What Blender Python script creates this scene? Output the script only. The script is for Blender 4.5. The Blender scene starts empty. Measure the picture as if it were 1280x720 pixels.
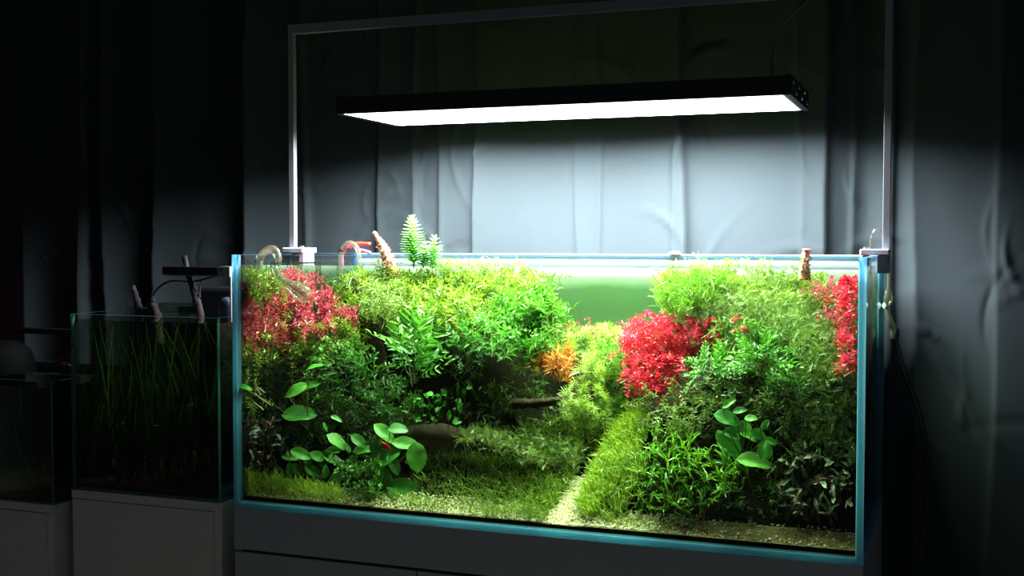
import bpy, math, random
import numpy as np
from mathutils import Vector, Matrix

# ------------------------------------------------------------------ camera, world, exposure
SC = bpy.context.scene
COL = SC.collection
FPX = 1470.98                                   # focal length in pixels of a 1280 wide frame
CAM = np.array([1.3391, -1.9693, 0.5243])
YAW, PITCH, ROLL = 0.3634, 0.0386, 0.0007


def cam_axes():
    f = np.array([-math.sin(YAW) * math.cos(PITCH), math.cos(YAW) * math.cos(PITCH), -math.sin(PITCH)])
    r = np.array([math.cos(YAW), math.sin(YAW), 0.0])
    u = np.cross(r, f)
    return r * math.cos(ROLL) + u * math.sin(ROLL), u * math.cos(ROLL) - r * math.sin(ROLL), f


CR, CU, CF = cam_axes()
cam_data = bpy.data.cameras.new('camera')
cam_data.sensor_width = 36.0
cam_data.lens = FPX * 36.0 / 1280.0
cam_data.clip_start = 0.01
cam = bpy.data.objects.new('camera', cam_data)
COL.objects.link(cam)
cam.matrix_world = Matrix(((CR[0], CU[0], -CF[0], CAM[0]), (CR[1], CU[1], -CF[1], CAM[1]),
                           (CR[2], CU[2], -CF[2], CAM[2]), (0, 0, 0, 1)))
SC.camera = cam

world = bpy.data.worlds.new('dark_room')
world.use_nodes = True
wb = world.node_tree.nodes['Background']
wb.inputs[0].default_value = (0.80, 0.88, 1.0, 1)
wb.inputs[1].default_value = 0.021
SC.world = world

LAMP_WATTS = 86.0
SC.view_settings.view_transform = 'Standard'
SC.view_settings.look = 'None'
SC.view_settings.gamma = 1.0
SC.view_settings.use_curve_mapping = False
SC.view_settings.exposure = 0.0
SC.cycles.transparent_max_bounces = 24
SC.cycles.max_bounces = 8
SC.cycles.caustics_reflective = False
SC.cycles.caustics_refractive = False
SC.cycles.sample_clamp_indirect = 4.0
SC.cycles.use_denoising = True


# ------------------------------------------------------------------ helpers
def at(x, y, Y):
    """point of the plane at depth Y that the pixel (x, y) shows; arrays allowed"""
    x, y, Y = np.broadcast_arrays(np.asarray(x, float), np.asarray(y, float), np.asarray(Y, float))
    d = CF + ((x - 640) / FPX)[..., None] * CR - ((y - 360) / FPX)[..., None] * CU
    return CAM + d * ((Y - CAM[1]) / d[..., 1])[..., None]


def at_in(x, y, Y):
    """as at(), but brought forward where the ray would leave the tank through its left pane"""
    x, y, Y = np.broadcast_arrays(np.asarray(x, float), np.asarray(y, float), np.asarray(Y, float))
    d = CF + ((x - 640) / FPX)[..., None] * CR - ((y - 360) / FPX)[..., None] * CU
    k = (Y - CAM[1]) / d[..., 1]
    kx = (0.022 - CAM[0]) / np.minimum(d[..., 0], -1e-6)
    k = np.where(d[..., 0] < 0, np.minimum(k, kx), k)
    return CAM + d * k[..., None]


def lin(c):
    return tuple(((v / 255) / 12.92 if v / 255 < .04045 else ((v / 255 + .055) / 1.055) ** 2.4) for v in c)


def sstep(v, a, b):
    t = np.clip((np.asarray(v, float) - a) / (b - a), 0, 1); return t * t * (3 - 2 * t)


def nrm(v):
    v = np.asarray(v, float)
    return v / np.maximum(np.linalg.norm(v, axis=-1, keepdims=True), 1e-9)


def tag(o, label=None, cat=None, group=None, kind=None):
    if label: o['label'] = label
    if cat: o['category'] = cat
    if group: o['group'] = group
    if kind: o['kind'] = kind
    return o


def empty(name, loc, label=None, cat=None, group=None):
    o = bpy.data.objects.new(name, None)
    o.empty_display_size = 0.02
    o.location = tuple(loc)
    COL.objects.link(o)
    return tag(o, label, cat, group)


class Geo:
    """collects vertices and faces; build() links them as ONE mesh object"""
    def __init__(s):
        s.v, s.n, s.loops, s.tot, s.mi, s.a = [], 0, [], [], [], {'rnd': [], 'age': []}

    def add(s, V, F, mi=0, rnd=None, age=None):
        V = np.asarray(V, float).reshape(-1, 3)
        s.v.append(V)
        for f in F:
            f = np.asarray(f)
            f = f.reshape(1, -1) if f.ndim == 1 else f
            s.loops.append((f + s.n).ravel())
            s.tot.append(np.full(len(f), f.shape[1]))
            s.mi.append(np.full(len(f), mi))
        for k, val in (('rnd', rnd), ('age', age)):
            s.a[k].append(np.full(len(V), .5) if val is None else np.broadcast_to(val, len(V)).astype(float))
        s.n += len(V)

    def inst(s, T, P, D, N, L, W, mi=0, rnd=None, age=None, clip=None):
        """copies of template T=(verts(u,v,w), faces) at P, along D, facing N"""
        V, F = T
        P = np.asarray(P, float); m = len(P)
        if m == 0: return
        D = nrm(D); S = nrm(np.cross(D, N)); N2 = np.cross(S, D)
        L = np.broadcast_to(L, m)[:, None, None]; W = np.broadcast_to(W, m)[:, None, None]
        X = P[:, None] + V[None, :, 0:1] * W * S[:, None] + V[None, :, 1:2] * L * D[:, None] + V[None, :, 2:3] * L * N2[:, None]
        if clip is not None:
            X = np.clip(X, clip[0], clip[1])
        base = (np.arange(m) * len(V))[:, None, None]
        FF = [(np.asarray(f)[None] + base).reshape(-1, np.asarray(f).shape[1]) for f in F]
        e = lambda q: None if q is None else np.repeat(np.broadcast_to(q, m), len(V))
        s.add(X.reshape(-1, 3), FF, mi, e(rnd), e(age))

    def tubes(s, paths, r, sides=3, mi=0, rnd=None, age=None, taper=1.0, cap=False):
        """paths (m,k,3), radius r: scalar, (m,), or (k,) through taper"""
        p = np.asarray(paths, float)
        if p.ndim == 2: p = p[None]
        m, k, _ = p.shape
        t = nrm(np.gradient(p, axis=1))
        ref = np.where(np.abs(t[..., 2:3]) < .9, np.array([0, 0, 1.]), np.array([1., 0, 0]))
        a = nrm(np.cross(t, ref)); b = np.cross(t, a)
        r = np.asarray(r, float)
        if r.ndim == 1 and len(r) == k and m == 1: rr = r[None, :]
        else: rr = np.broadcast_to(r.reshape(-1, 1) if r.ndim else r, (m, 1)) * np.linspace(1, taper, k)[None]
        an = np.arange(sides) * 2 * math.pi / sides
        X = p[:, :, None] + rr[:, :, None, None] * (np.cos(an)[None, None, :, None] * a[:, :, None] + np.sin(an)[None, None, :, None] * b[:, :, None])
        i = np.arange(k - 1)[:, None] * sides; j = np.arange(sides)[None]; j2 = (j + 1) % sides
        q = np.stack([i + j, i + j2, i + sides + j2, i + sides + j], -1).reshape(-1, 4)
        FF = [(q[None] + (np.arange(m) * k * sides)[:, None, None]).reshape(-1, 4)]
        if cap:
            c0 = np.arange(sides)[::-1]; c1 = np.arange(sides) + (k - 1) * sides
            for c in (c0, c1): FF.append(c[None] + (np.arange(m) * k * sides)[:, None])
        e = lambda v: None if v is None else np.repeat(np.broadcast_to(v, m), k * sides)
        s.add(X.reshape(-1, 3), FF, mi, e(rnd), e(age))

    def box(s, lo, hi, mi=0, side_mi=None, bevel=0):
        x0, y0, z0 = lo; x1, y1, z1 = hi
        V = [(x0, y0, z0), (x1, y0, z0), (x1, y1, z0), (x0, y1, z0), (x0, y0, z1), (x1, y0, z1), (x1, y1, z1), (x0, y1, z1)]
        F = [(0, 3, 2, 1), (4, 5, 6, 7), (0, 1, 5, 4), (2, 3, 7, 6), (1, 2, 6, 5), (3, 0, 4, 7)]     # -z +z -y +y +x -x
        if side_mi is None:
            s.add(V, [F], mi)
        else:
            ax = int(np.argmin([x1 - x0, y1 - y0, z1 - z0]))
            big = {2: (0, 1), 1: (2, 3), 0: (4, 5)}[ax]
            s.add(V, [[F[i] for i in big]], mi)
            n = s.n
            s.add(V, [[F[i] for i in range(6) if i not in big]], side_mi)

    def lathe(s, prof, centre=(0, 0, 0), axis=(0, 0, 1), seg=16, mi=0):
        ax = nrm(axis); ref = np.array([1., 0, 0]) if abs(ax[0]) < .9 else np.array([0, 1., 0])
        a = nrm(np.cross(ax, ref)); b = np.cross(ax, a)
        prof = np.asarray(prof, float); k = len(prof)
        an = np.arange(seg) * 2 * math.pi / seg
        X = np.asarray(centre) + prof[:, None, 1:2] * ax + prof[:, None, 0:1] * (np.cos(an)[None, :, None] * a + np.sin(an)[None, :, None] * b)
        i = np.arange(k - 1)[:, None] * seg; j = np.arange(seg)[None]; j2 = (j + 1) % seg
        s.add(X.reshape(-1, 3), [np.stack([i + j, i + j2, i + seg + j2, i + seg + j], -1).reshape(-1, 4)], mi)

    def mesh(s, name, mats, origin=(0, 0, 0), smooth=False):
        me = bpy.data.meshes.new(name)
        V = np.concatenate(s.v) - np.asarray(origin, float)
        lp = np.concatenate(s.loops).astype(np.int32); tot = np.concatenate(s.tot).astype(np.int32)
        me.vertices.add(len(V)); me.vertices.foreach_set('co', V.astype(np.float32).ravel())
        me.loops.add(len(lp)); me.loops.foreach_set('vertex_index', lp)
        me.polygons.add(len(tot))
        me.polygons.foreach_set('loop_start', np.concatenate([[0], np.cumsum(tot)[:-1]]).astype(np.int32))
        me.polygons.foreach_set('loop_total', tot)
        me.polygons.foreach_set('material_index', np.concatenate(s.mi).astype(np.int32))
        me.polygons.foreach_set('use_smooth', np.full(len(tot), bool(smooth)))
        for k in s.a:
            at_ = me.attributes.new(k, 'FLOAT', 'POINT')
            at_.data.foreach_set('value', np.concatenate(s.a[k]).astype(np.float32))
        me.update(calc_edges=True)
        for m in (mats if isinstance(mats, (list, tuple)) else [mats]): me.materials.append(m)
        return me

    def build(s, name, mats, parent=None, smooth=False, bevel=0, kind=None, label=None):
        org = tuple(parent.location) if parent is not None and parent.parent is None else (0, 0, 0)
        if parent is not None and parent.parent is not None:
            org = tuple(np.array(parent.location) + np.array(parent.parent.location))
        o = bpy.data.objects.new(name, s.mesh(name, mats, org, smooth))
        COL.objects.link(o)
        if parent is not None: o.parent = parent
        if bevel:
            b = o.modifiers.new('bevel', 'BEVEL'); b.width = bevel; b.segments = 2; b.limit_method = 'ANGLE'
        return tag(o, label, None, None, kind)


def single(name, g, mats, label, cat, group=None, smooth=False, bevel=0, kind=None, base=None):
    """a thing that is one mesh, its origin at its base"""
    V = np.concatenate(g.v)
    base = np.array([V[:, 0].mean(), V[:, 1].mean(), V[:, 2].min()]) if base is None else np.array(base)
    o = bpy.data.objects.new(name, g.mesh(name, mats, base, smooth))
    o.location = tuple(base)
    COL.objects.link(o)
    if bevel:
        b = o.modifiers.new('bevel', 'BEVEL'); b.width = bevel; b.segments = 2; b.limit_method = 'ANGLE'
    return tag(o, label, cat, group, kind)


def spline(pts, n=24):
    p = np.asarray(pts, float); m = len(p)
    P = np.concatenate([[2 * p[0] - p[1]], p, [2 * p[-1] - p[-2]]])
    out = []
    for t in np.linspace(0, m - 1 - 1e-6, n):
        i = int(t); u = t - i
        a, b, c, d = P[i:i + 4]
        out.append(.5 * ((2 * b) + (-a + c) * u + (2 * a - 5 * b + 4 * c - d) * u * u + (-a + 3 * b - 3 * c + d) * u ** 3))
    return np.array(out)


# ------------------------------------------------------------------ materials
def new_mat(name):
    m = bpy.data.materials.new(name); m.use_nodes = True
    nt = m.node_tree; nt.nodes.clear()
    out = nt.nodes.new('ShaderNodeOutputMaterial')
    return m, nt, out


def plain(name, rgb, rough=.6, metal=0, noise=0, nscale=40, bump=0, spec=.5, bscale=None):
    m, nt, out = new_mat(name)
    p = nt.nodes.new('ShaderNodeBsdfPrincipled')
    c = lin(rgb)
    p.inputs['Base Color'].default_value = (*c, 1)
    p.inputs['Roughness'].default_value = rough
    p.inputs['Metallic'].default_value = metal
    p.inputs['Specular IOR Level'].default_value = spec
    if noise or bump:
        tc = nt.nodes.new('ShaderNodeTexCoord')
        no = nt.nodes.new('ShaderNodeTexNoise'); no.inputs['Scale'].default_value = nscale; no.inputs['Detail'].default_value = 5
        nt.links.new(tc.outputs['Object'], no.inputs['Vector'])
        if noise:
            r = nt.nodes.new('ShaderNodeValToRGB')
            r.color_ramp.elements[0].position = .3; r.color_ramp.elements[1].position = .7
            r.color_ramp.elements[0].color = (*[v * (1 - noise) for v in c], 1)
            r.color_ramp.elements[1].color = (*[min(1, v * (1 + noise)) for v in c], 1)
            nt.links.new(no.outputs[0], r.inputs[0]); nt.links.new(r.outputs[0], p.inputs['Base Color'])
        if bump:
            b = nt.nodes.new('ShaderNodeBump'); b.inputs['Strength'].default_value = bump; b.inputs['Distance'].default_value = .002
            n2 = no
            if bscale:
                n2 = nt.nodes.new('ShaderNodeTexNoise'); n2.inputs['Scale'].default_value = bscale
                nt.links.new(tc.outputs['Object'], n2.inputs['Vector'])
            nt.links.new(n2.outputs[0], b.inputs['Height']); nt.links.new(b.outputs[0], p.inputs['Normal'])
    nt.links.new(p.outputs[0], out.inputs[0])
    return m


LEAFK = .95


def leaf_mat(name, old, young, trans=.35, gloss=.06, rough=.35, vein=False):
    """old / young: (dark, light) sRGB pairs, spread by the leaf's own random value; young growth sits at the shoot tips"""
    m, nt, out = new_mat(name)
    N, Lk = nt.nodes.new, nt.links.new
    ar = N('ShaderNodeAttribute'); ar.attribute_name = 'rnd'
    aa = N('ShaderNodeAttribute'); aa.attribute_name = 'age'
    ramps = []
    for pair in (old, young):
        r = N('ShaderNodeValToRGB')
        r.color_ramp.elements[0].color = (*[v * LEAFK for v in lin(pair[0])], 1); r.color_ramp.elements[1].color = (*[v * LEAFK for v in lin(pair[1])], 1)
        Lk(ar.outputs['Fac'], r.inputs[0]); ramps.append(r)
    mx = N('ShaderNodeMix'); mx.data_type = 'RGBA'
    Lk(aa.outputs['Fac'], mx.inputs['Factor'])
    Lk(ramps[0].outputs[0], mx.inputs['A']); Lk(ramps[1].outputs[0], mx.inputs['B'])
    colr = mx.outputs['Result']
    if vein:
        tc = N('ShaderNodeTexCoord'); no = N('ShaderNodeTexNoise'); no.inputs['Scale'].default_value = 60
        Lk(tc.outputs['Object'], no.inputs['Vector'])
        rr = N('ShaderNodeValToRGB'); rr.color_ramp.elements[0].color = (.7, .7, .7, 1); rr.color_ramp.elements[0].position = .35
        rr.color_ramp.elements[1].position = .6
        Lk(no.outputs[0], rr.inputs[0])
        mm = N('ShaderNodeMix'); mm.data_type = 'RGBA'; mm.blend_type = 'MULTIPLY'; mm.inputs['Factor'].default_value = .8
        Lk(colr, mm.inputs['A']); Lk(rr.outputs[0], mm.inputs['B']); colr = mm.outputs['Result']
    d = N('ShaderNodeBsdfDiffuse'); t = N('ShaderNodeBsdfTranslucent'); g = N('ShaderNodeBsdfGlossy')
    g.inputs['Roughness'].default_value = rough
    Lk(colr, d.inputs[0]); Lk(colr, t.inputs[0])
    a = N('ShaderNodeMixShader'); a.inputs[0].default_value = trans
    Lk(d.outputs[0], a.inputs[1]); Lk(t.outputs[0], a.inputs[2])
    b = N('ShaderNodeMixShader'); b.inputs[0].default_value = gloss
    Lk(a.outputs[0], b.inputs[1]); Lk(g.outputs[0], b.inputs[2])
    Lk(b.outputs[0], out.inputs[0])
    return m


def schlick(nt, f0, boost=1.0, power=5.0):
    """reflectance of a clear surface, the same from both sides"""
    N, Lk = nt.nodes.new, nt.links.new
    ge = N('ShaderNodeNewGeometry'); dt = N('ShaderNodeVectorMath'); dt.operation = 'DOT_PRODUCT'
    Lk(ge.outputs['Incoming'], dt.inputs[0]); Lk(ge.outputs['Normal'], dt.inputs[1])

    def mth(op, a, b=None):
        m = N('ShaderNodeMath'); m.operation = op
        for i, v in enumerate((a, b)):
            if v is None: continue
            if hasattr(v, 'links'): Lk(v, m.inputs[i])
            else: m.inputs[i].default_value = v
        return m.outputs[0]
    c = mth('ABSOLUTE', dt.outputs['Value'])
    p = mth('POWER', mth('SUBTRACT', 1.0, c), power)
    return mth('MULTIPLY', mth('ADD', mth('MULTIPLY', p, 1 - f0), f0), boost)


def clear_mat(name, tint=(1, 1, 1), ior=1.45, rough=.02, boost=1.0, edge=0.0, milk=0.0):
    """clear glass: what is behind shows through, with a fresnel sheen; edge adds body towards grazing angles"""
    m, nt, out = new_mat(name)
    N, Lk = nt.nodes.new, nt.links.new
    tr = N('ShaderNodeBsdfTransparent'); tr.inputs[0].default_value = (*tint, 1)
    gl = N('ShaderNodeBsdfGlossy'); gl.inputs['Roughness'].default_value = rough
    mx = N('ShaderNodeMixShader'); Lk(schlick(nt, ((ior - 1) / (ior + 1)) ** 2, boost), mx.inputs[0])
    src = tr.outputs[0]
    if edge:
        lw = N('ShaderNodeLayerWeight'); lw.inputs[0].default_value = .5
        tr2 = N('ShaderNodeBsdfTransparent'); tr2.inputs[0].default_value = (*[c * (1 - edge) for c in tint], 1)
        m2 = N('ShaderNodeMixShader'); Lk(lw.outputs['Facing'], m2.inputs[0])
        Lk(tr.outputs[0], m2.inputs[1]); Lk(tr2.outputs[0], m2.inputs[2]); src = m2.outputs[0]
    if milk:                                     # a thin algae haze on used glassware
        di = N('ShaderNodeBsdfTranslucent'); di.inputs[0].default_value = (.55, .50, .36, 1); d2 = N('ShaderNodeBsdfDiffuse'); d2.inputs[0].default_value = (.55, .50, .36, 1)
        m3 = N('ShaderNodeMixShader'); m3.inputs[0].default_value = .5; Lk(di.outputs[0], m3.inputs[1]); Lk(d2.outputs[0], m3.inputs[2])
        m4 = N('ShaderNodeMixShader'); m4.inputs[0].default_value = milk; Lk(src, m4.inputs[1]); Lk(m3.outputs[0], m4.inputs[2]); src = m4.outputs[0]
    Lk(src, mx.inputs[1]); Lk(gl.outputs[0], mx.inputs[2])
    Lk(mx.outputs[0], out.inputs[0])
    return m


def edge_mat(name, rgb, trans=.75):
    m, nt, out = new_mat(name)
    N, Lk = nt.nodes.new, nt.links.new
    d = N('ShaderNodeBsdfDiffuse'); t = N('ShaderNodeBsdfTranslucent'); g = N('ShaderNodeBsdfGlossy'); g.inputs['Roughness'].default_value = .15
    d.inputs[0].default_value = (*lin(rgb), 1); t.inputs[0].default_value = (*lin(rgb), 1)
    a = N('ShaderNodeMixShader'); a.inputs[0].default_value = trans
    Lk(d.outputs[0], a.inputs[1]); Lk(t.outputs[0], a.inputs[2])
    b = N('ShaderNodeMixShader'); b.inputs[0].default_value = .05
    Lk(a.outputs[0], b.inputs[1]); Lk(g.outputs[0], b.inputs[2]); Lk(b.outputs[0], out.inputs[0])
    return m


def emit_mat(name, rgb, strength):
    m, nt, out = new_mat(name)
    e = nt.nodes.new('ShaderNodeEmission'); e.inputs[0].default_value = (*rgb, 1); e.inputs[1].default_value = strength
    nt.links.new(e.outputs[0], out.inputs[0])
    return m


def water_mat(side=False, tir=.55):
    m, nt, out = new_mat('water_against_glass' if side else 'water')
    N, Lk = nt.nodes.new, nt.links.new
    tr = N('ShaderNodeBsdfTransparent'); gl = N('ShaderNodeBsdfGlossy'); gl.inputs['Roughness'].default_value = .03
    tc = N('ShaderNodeTexCoord'); no = N('ShaderNodeTexNoise'); no.inputs['Scale'].default_value = 14
    bp = N('ShaderNodeBump'); bp.inputs['Strength'].default_value = .12; bp.inputs['Distance'].default_value = .01
    Lk(tc.outputs['Object'], no.inputs['Vector']); Lk(no.outputs[0], bp.inputs['Height'])
    Lk(bp.outputs[0], gl.inputs['Normal'])
    mx = N('ShaderNodeMixShader')
    if side:
        # total internal reflection: light meeting the upright faces at a slant stays in the water
        ge = N('ShaderNodeNewGeometry'); dt = N('ShaderNodeVectorMath'); dt.operation = 'DOT_PRODUCT'
        Lk(ge.outputs['Incoming'], dt.inputs[0]); Lk(ge.outputs['Normal'], dt.inputs[1])
        ab = N('ShaderNodeMath'); ab.operation = 'ABSOLUTE'; Lk(dt.outputs['Value'], ab.inputs[0])
        mr = N('ShaderNodeMapRange'); mr.interpolation_type = 'SMOOTHSTEP'
        mr.inputs['From Min'].default_value = .60; mr.inputs['From Max'].default_value = .74
        mr.inputs['To Min'].default_value = tir; mr.inputs['To Max'].default_value = .0
        Lk(ab.outputs[0], mr.inputs['Value']); Lk(mr.outputs[0], mx.inputs[0])
        gl.inputs['Roughness'].default_value = .0
        for l in list(gl.inputs['Normal'].links): nt.links.remove(l)
    else:
        Lk(schlick(nt, .02), mx.inputs[0])
    Lk(tr.outputs[0], mx.inputs[1]); Lk(gl.outputs[0], mx.inputs[2]); Lk(mx.outputs[0], out.inputs['Surface'])
    va = N('ShaderNodeVolumeAbsorption')
    va.inputs['Color'].default_value = (.56, .80, .42, 1); va.inputs['Density'].default_value = 1.9
    Lk(va.outputs[0], out.inputs['Volume'])
    return m


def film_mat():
    """white frosted film; under the water line an algae green tint, painted darker for the weaker light"""
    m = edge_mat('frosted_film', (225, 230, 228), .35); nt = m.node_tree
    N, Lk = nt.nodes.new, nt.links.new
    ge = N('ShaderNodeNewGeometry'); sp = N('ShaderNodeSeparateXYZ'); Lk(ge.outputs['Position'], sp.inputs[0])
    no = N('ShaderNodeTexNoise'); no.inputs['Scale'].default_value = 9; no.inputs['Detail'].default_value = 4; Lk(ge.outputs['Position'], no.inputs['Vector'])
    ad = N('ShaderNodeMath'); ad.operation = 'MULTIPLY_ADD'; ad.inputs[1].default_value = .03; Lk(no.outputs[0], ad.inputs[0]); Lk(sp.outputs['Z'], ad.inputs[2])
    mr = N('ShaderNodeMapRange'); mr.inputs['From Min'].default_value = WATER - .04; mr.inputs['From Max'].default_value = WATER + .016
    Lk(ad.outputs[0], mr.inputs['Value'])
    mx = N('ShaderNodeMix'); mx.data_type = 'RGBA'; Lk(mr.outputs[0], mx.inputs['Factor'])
    mx.inputs['A'].default_value = (*lin((104, 132, 100)), 1); mx.inputs['B'].default_value = (*lin((225, 230, 228)), 1)  # darker green stands in for the dimmer, green-filtered light under water
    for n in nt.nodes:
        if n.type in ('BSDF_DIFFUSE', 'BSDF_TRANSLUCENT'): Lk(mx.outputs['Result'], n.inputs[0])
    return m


WATER = .480
M = {}
M['glass'] = clear_mat('aquarium_glass', (.985, .995, .99), boost=.5)
M['edge'] = edge_mat('glass_edge', (158, 222, 255), .85)
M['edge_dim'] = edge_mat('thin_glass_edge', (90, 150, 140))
M['tube'] = clear_mat('blown_glass', (.86, .86, .80), ior=1.7, edge=.6, boost=1.5, milk=.16)
M['water'] = water_mat()
M['water_side'] = water_mat(True)
M['water_side_dim'] = water_mat(True, .97)
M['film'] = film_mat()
M['black'] = plain('black_metal', (14, 15, 19), .55, spec=.3)
M['matte_black'] = plain('matte_black_plastic', (7, 7, 9), .8, spec=.12)
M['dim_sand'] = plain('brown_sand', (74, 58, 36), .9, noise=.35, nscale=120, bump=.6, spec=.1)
M['white_metal'] = plain('brushed_aluminium', (140, 140, 146), .4, .25)
M['white_plastic'] = plain('white_plastic', (215, 212, 222), .4)
M['dark_clamp'] = plain('dark_clamp', (45, 45, 48), .4)
M['cab_dark'] = plain('charcoal_laminate', (140, 139, 150), .55, noise=.06, nscale=300)
M['cab_grey'] = plain('grey_laminate', (180, 174, 177), .6, noise=.05, nscale=300)
M['cab_gap'] = plain('cabinet_carcass', (20, 20, 22), .8)
M['floor'] = plain('floor_concrete', (150, 146, 142), .7, noise=.1, nscale=6)
M['wall'] = plain('painted_wall', (70, 74, 76), .8, noise=.05, nscale=10)
M['curtain'] = plain('grey_curtain_cloth', (54, 61.5, 64.5), .85, noise=.07, nscale=3, bump=.25, spec=.1, bscale=900)
M['soil'] = plain('dark_soil', (22, 18, 12), .95, noise=.4, nscale=90, bump=.8, spec=.05)
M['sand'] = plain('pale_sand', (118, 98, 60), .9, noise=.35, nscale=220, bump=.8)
M['wood'] = plain('driftwood', (62, 42, 27), .9, noise=.55, nscale=55, bump=1.0)
M['wood_pale'] = plain('pale_driftwood', (190, 140, 118), .85, noise=.35, nscale=120, bump=1.0)
M['wood_dark'] = plain('wet_driftwood', (54, 41, 47), .8, noise=.5, nscale=60, bump=1.0)
M['wire'] = plain('steel_wire', (120, 110, 110), .3, .8)
M['cable'] = plain('grey_cable', (90, 84, 84), .6)
M['hose'] = clear_mat('clear_hose', (.70, .74, .66), ior=1.4, edge=.6, rough=.1)
M['red_plastic'] = plain('red_plastic', (230, 60, 35), .35)
M['pink_plastic'] = plain('pink_plastic', (225, 90, 150), .35)
M['fish_red'] = plain('red_fish_skin', (235, 35, 25), .35)
M['fish_dull'] = plain('brown_red_fish_skin', (140, 60, 50), .4)
M['fish_fin'] = plain('fish_fin', (220, 90, 70), .4)
M['fish_grey'] = plain('silver_fish_skin', (150, 150, 140), .3)
M['lens'] = plain('chrome_screw', (200, 200, 205), .25, .9)

M['rotala_red'] = leaf_mat('red_stem_leaf', ((135, 100, 50), (200, 75, 75)), ((215, 35, 92), (248, 95, 155)))
M['rotala_bright'] = leaf_mat('scarlet_stem_leaf', ((220, 48, 34), (242, 82, 52)), ((238, 22, 62), (252, 78, 140)), trans=.4)
M['rotala_green'] = leaf_mat('yellow_green_stem_leaf', ((60, 95, 26), (112, 138, 44)), ((112, 148, 36), (192, 205, 88)))
M['moss_light'] = leaf_mat('light_moss', ((58, 85, 28), (115, 138, 58)), ((95, 130, 42), (185, 198, 110)))
M['moss_mid'] = leaf_mat('mid_moss', ((38, 62, 22), (82, 105, 45)), ((60, 95, 32), (125, 150, 70)))
M['needle'] = leaf_mat('needle_leaf', ((62, 105, 28), (98, 142, 42)), ((105, 155, 42), (165, 200, 75)))
M['wisteria'] = leaf_mat('fresh_green_leaf', ((45, 105, 28), (80, 140, 42)), ((80, 150, 38), (130, 185, 62)))
M['fern'] = leaf_mat('fern_leaf', ((28, 85, 30), (55, 120, 42)), ((60, 130, 40), (115, 175, 65)), gloss=.09)
M['round'] = leaf_mat('small_round_leaf', ((50, 120, 30), (80, 150, 45)), ((90, 170, 50), (140, 200, 80)), gloss=.1)
M['anubias'] = leaf_mat('broad_leaf', ((35, 100, 35), (70, 145, 55)), ((75, 155, 50), (120, 185, 70)), trans=.3, gloss=.028, rough=.4, vein=True)
M['limno'] = leaf_mat('feathery_leaf', ((110, 150, 45), (150, 175, 70)), ((165, 190, 65), (215, 220, 120)))
M['limno_olive'] = leaf_mat('olive_feathery_leaf', ((90, 100, 45), (125, 130, 70)), ((120, 130, 60), (160, 165, 95)))
M['orange'] = leaf_mat('orange_leaf', ((190, 140, 60), (215, 160, 70)), ((225, 130, 50), (245, 165, 90)))
M['buce'] = leaf_mat('dark_metallic_leaf', ((50, 44, 46), (110, 120, 118)), ((90, 45, 38), (130, 66, 52)), trans=.1, gloss=.08, rough=.4)
M['buce_green'] = leaf_mat('dark_olive_leaf', ((55, 72, 52), (95, 115, 85)), ((85, 60, 48), (110, 100, 75)), trans=.1, gloss=.05, rough=.4)
M['grass_lime'] = leaf_mat('lime_carpet_grass', ((155, 190, 48), (188, 214, 72)), ((200, 226, 72), (232, 242, 112)), trans=.45, gloss=.03)
M['dark_red'] = plain('dark_red_plastic', (96, 22, 30), .4)
M['grass'] = leaf_mat('carpet_grass', ((98, 128, 42), (138, 162, 60)), ((138, 170, 52), (188, 205, 88)))
M['grass_bright'] = leaf_mat('bright_carpet_grass', ((130, 160, 40), (165, 188, 60)), ((180, 205, 60), (218, 230, 98)))
M['trident'] = leaf_mat('trident_fern_leaf', ((55, 110, 22), (85, 140, 32)), ((100, 160, 36), (150, 195, 55)), gloss=.08)
M['emersed'] = leaf_mat('emersed_leaf', ((85, 165, 70), (120, 190, 90)), ((130, 200, 90), (180, 225, 130)))
M['stem'] = leaf_mat('plant_stem', ((80, 80, 35), (110, 105, 50)), ((110, 115, 50), (130, 130, 60)))
M['stem_red'] = leaf_mat('red_plant_stem', ((110, 60, 40), (140, 75, 50)), ((160, 60, 60), (170, 70, 70)))
M['root'] = plain('pale_aerial_root', (150, 135, 95), .7)
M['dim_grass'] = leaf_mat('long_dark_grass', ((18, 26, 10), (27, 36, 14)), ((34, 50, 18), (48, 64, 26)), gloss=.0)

# ------------------------------------------------------------------ the room
ZF = -0.75                                       # floor level; the tank stands at z = 0
L, W, H, TH = 1.2, .5, .5, .012

g = Geo(); g.box((-3.2, -3.2, ZF - .05), (3.4, 1.1, ZF)); single('floor', g, M['floor'], None, None, kind='structure')
g = Geo(); g.box((-3.2, 1.0, ZF), (3.4, 1.1, 2.0)); single('wall_back', g, M['wall'], None, None, kind='structure')


def noise2(X, Z, seed, fx, fz, octs=3):
    r = np.random.default_rng(seed); out = np.zeros_like(X); a = 1
    for o in range(octs):
        for k in range(5):
            th = r.uniform(0, 6.28); ang = r.uniform(-1, 1)
            out += a * np.sin(X * fx * r.uniform(.6, 1.4) * 2 ** o + Z * fz * r.uniform(-1.4, 1.4) * 2 ** o + th) / 5
        a *= .5
    return out


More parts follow.
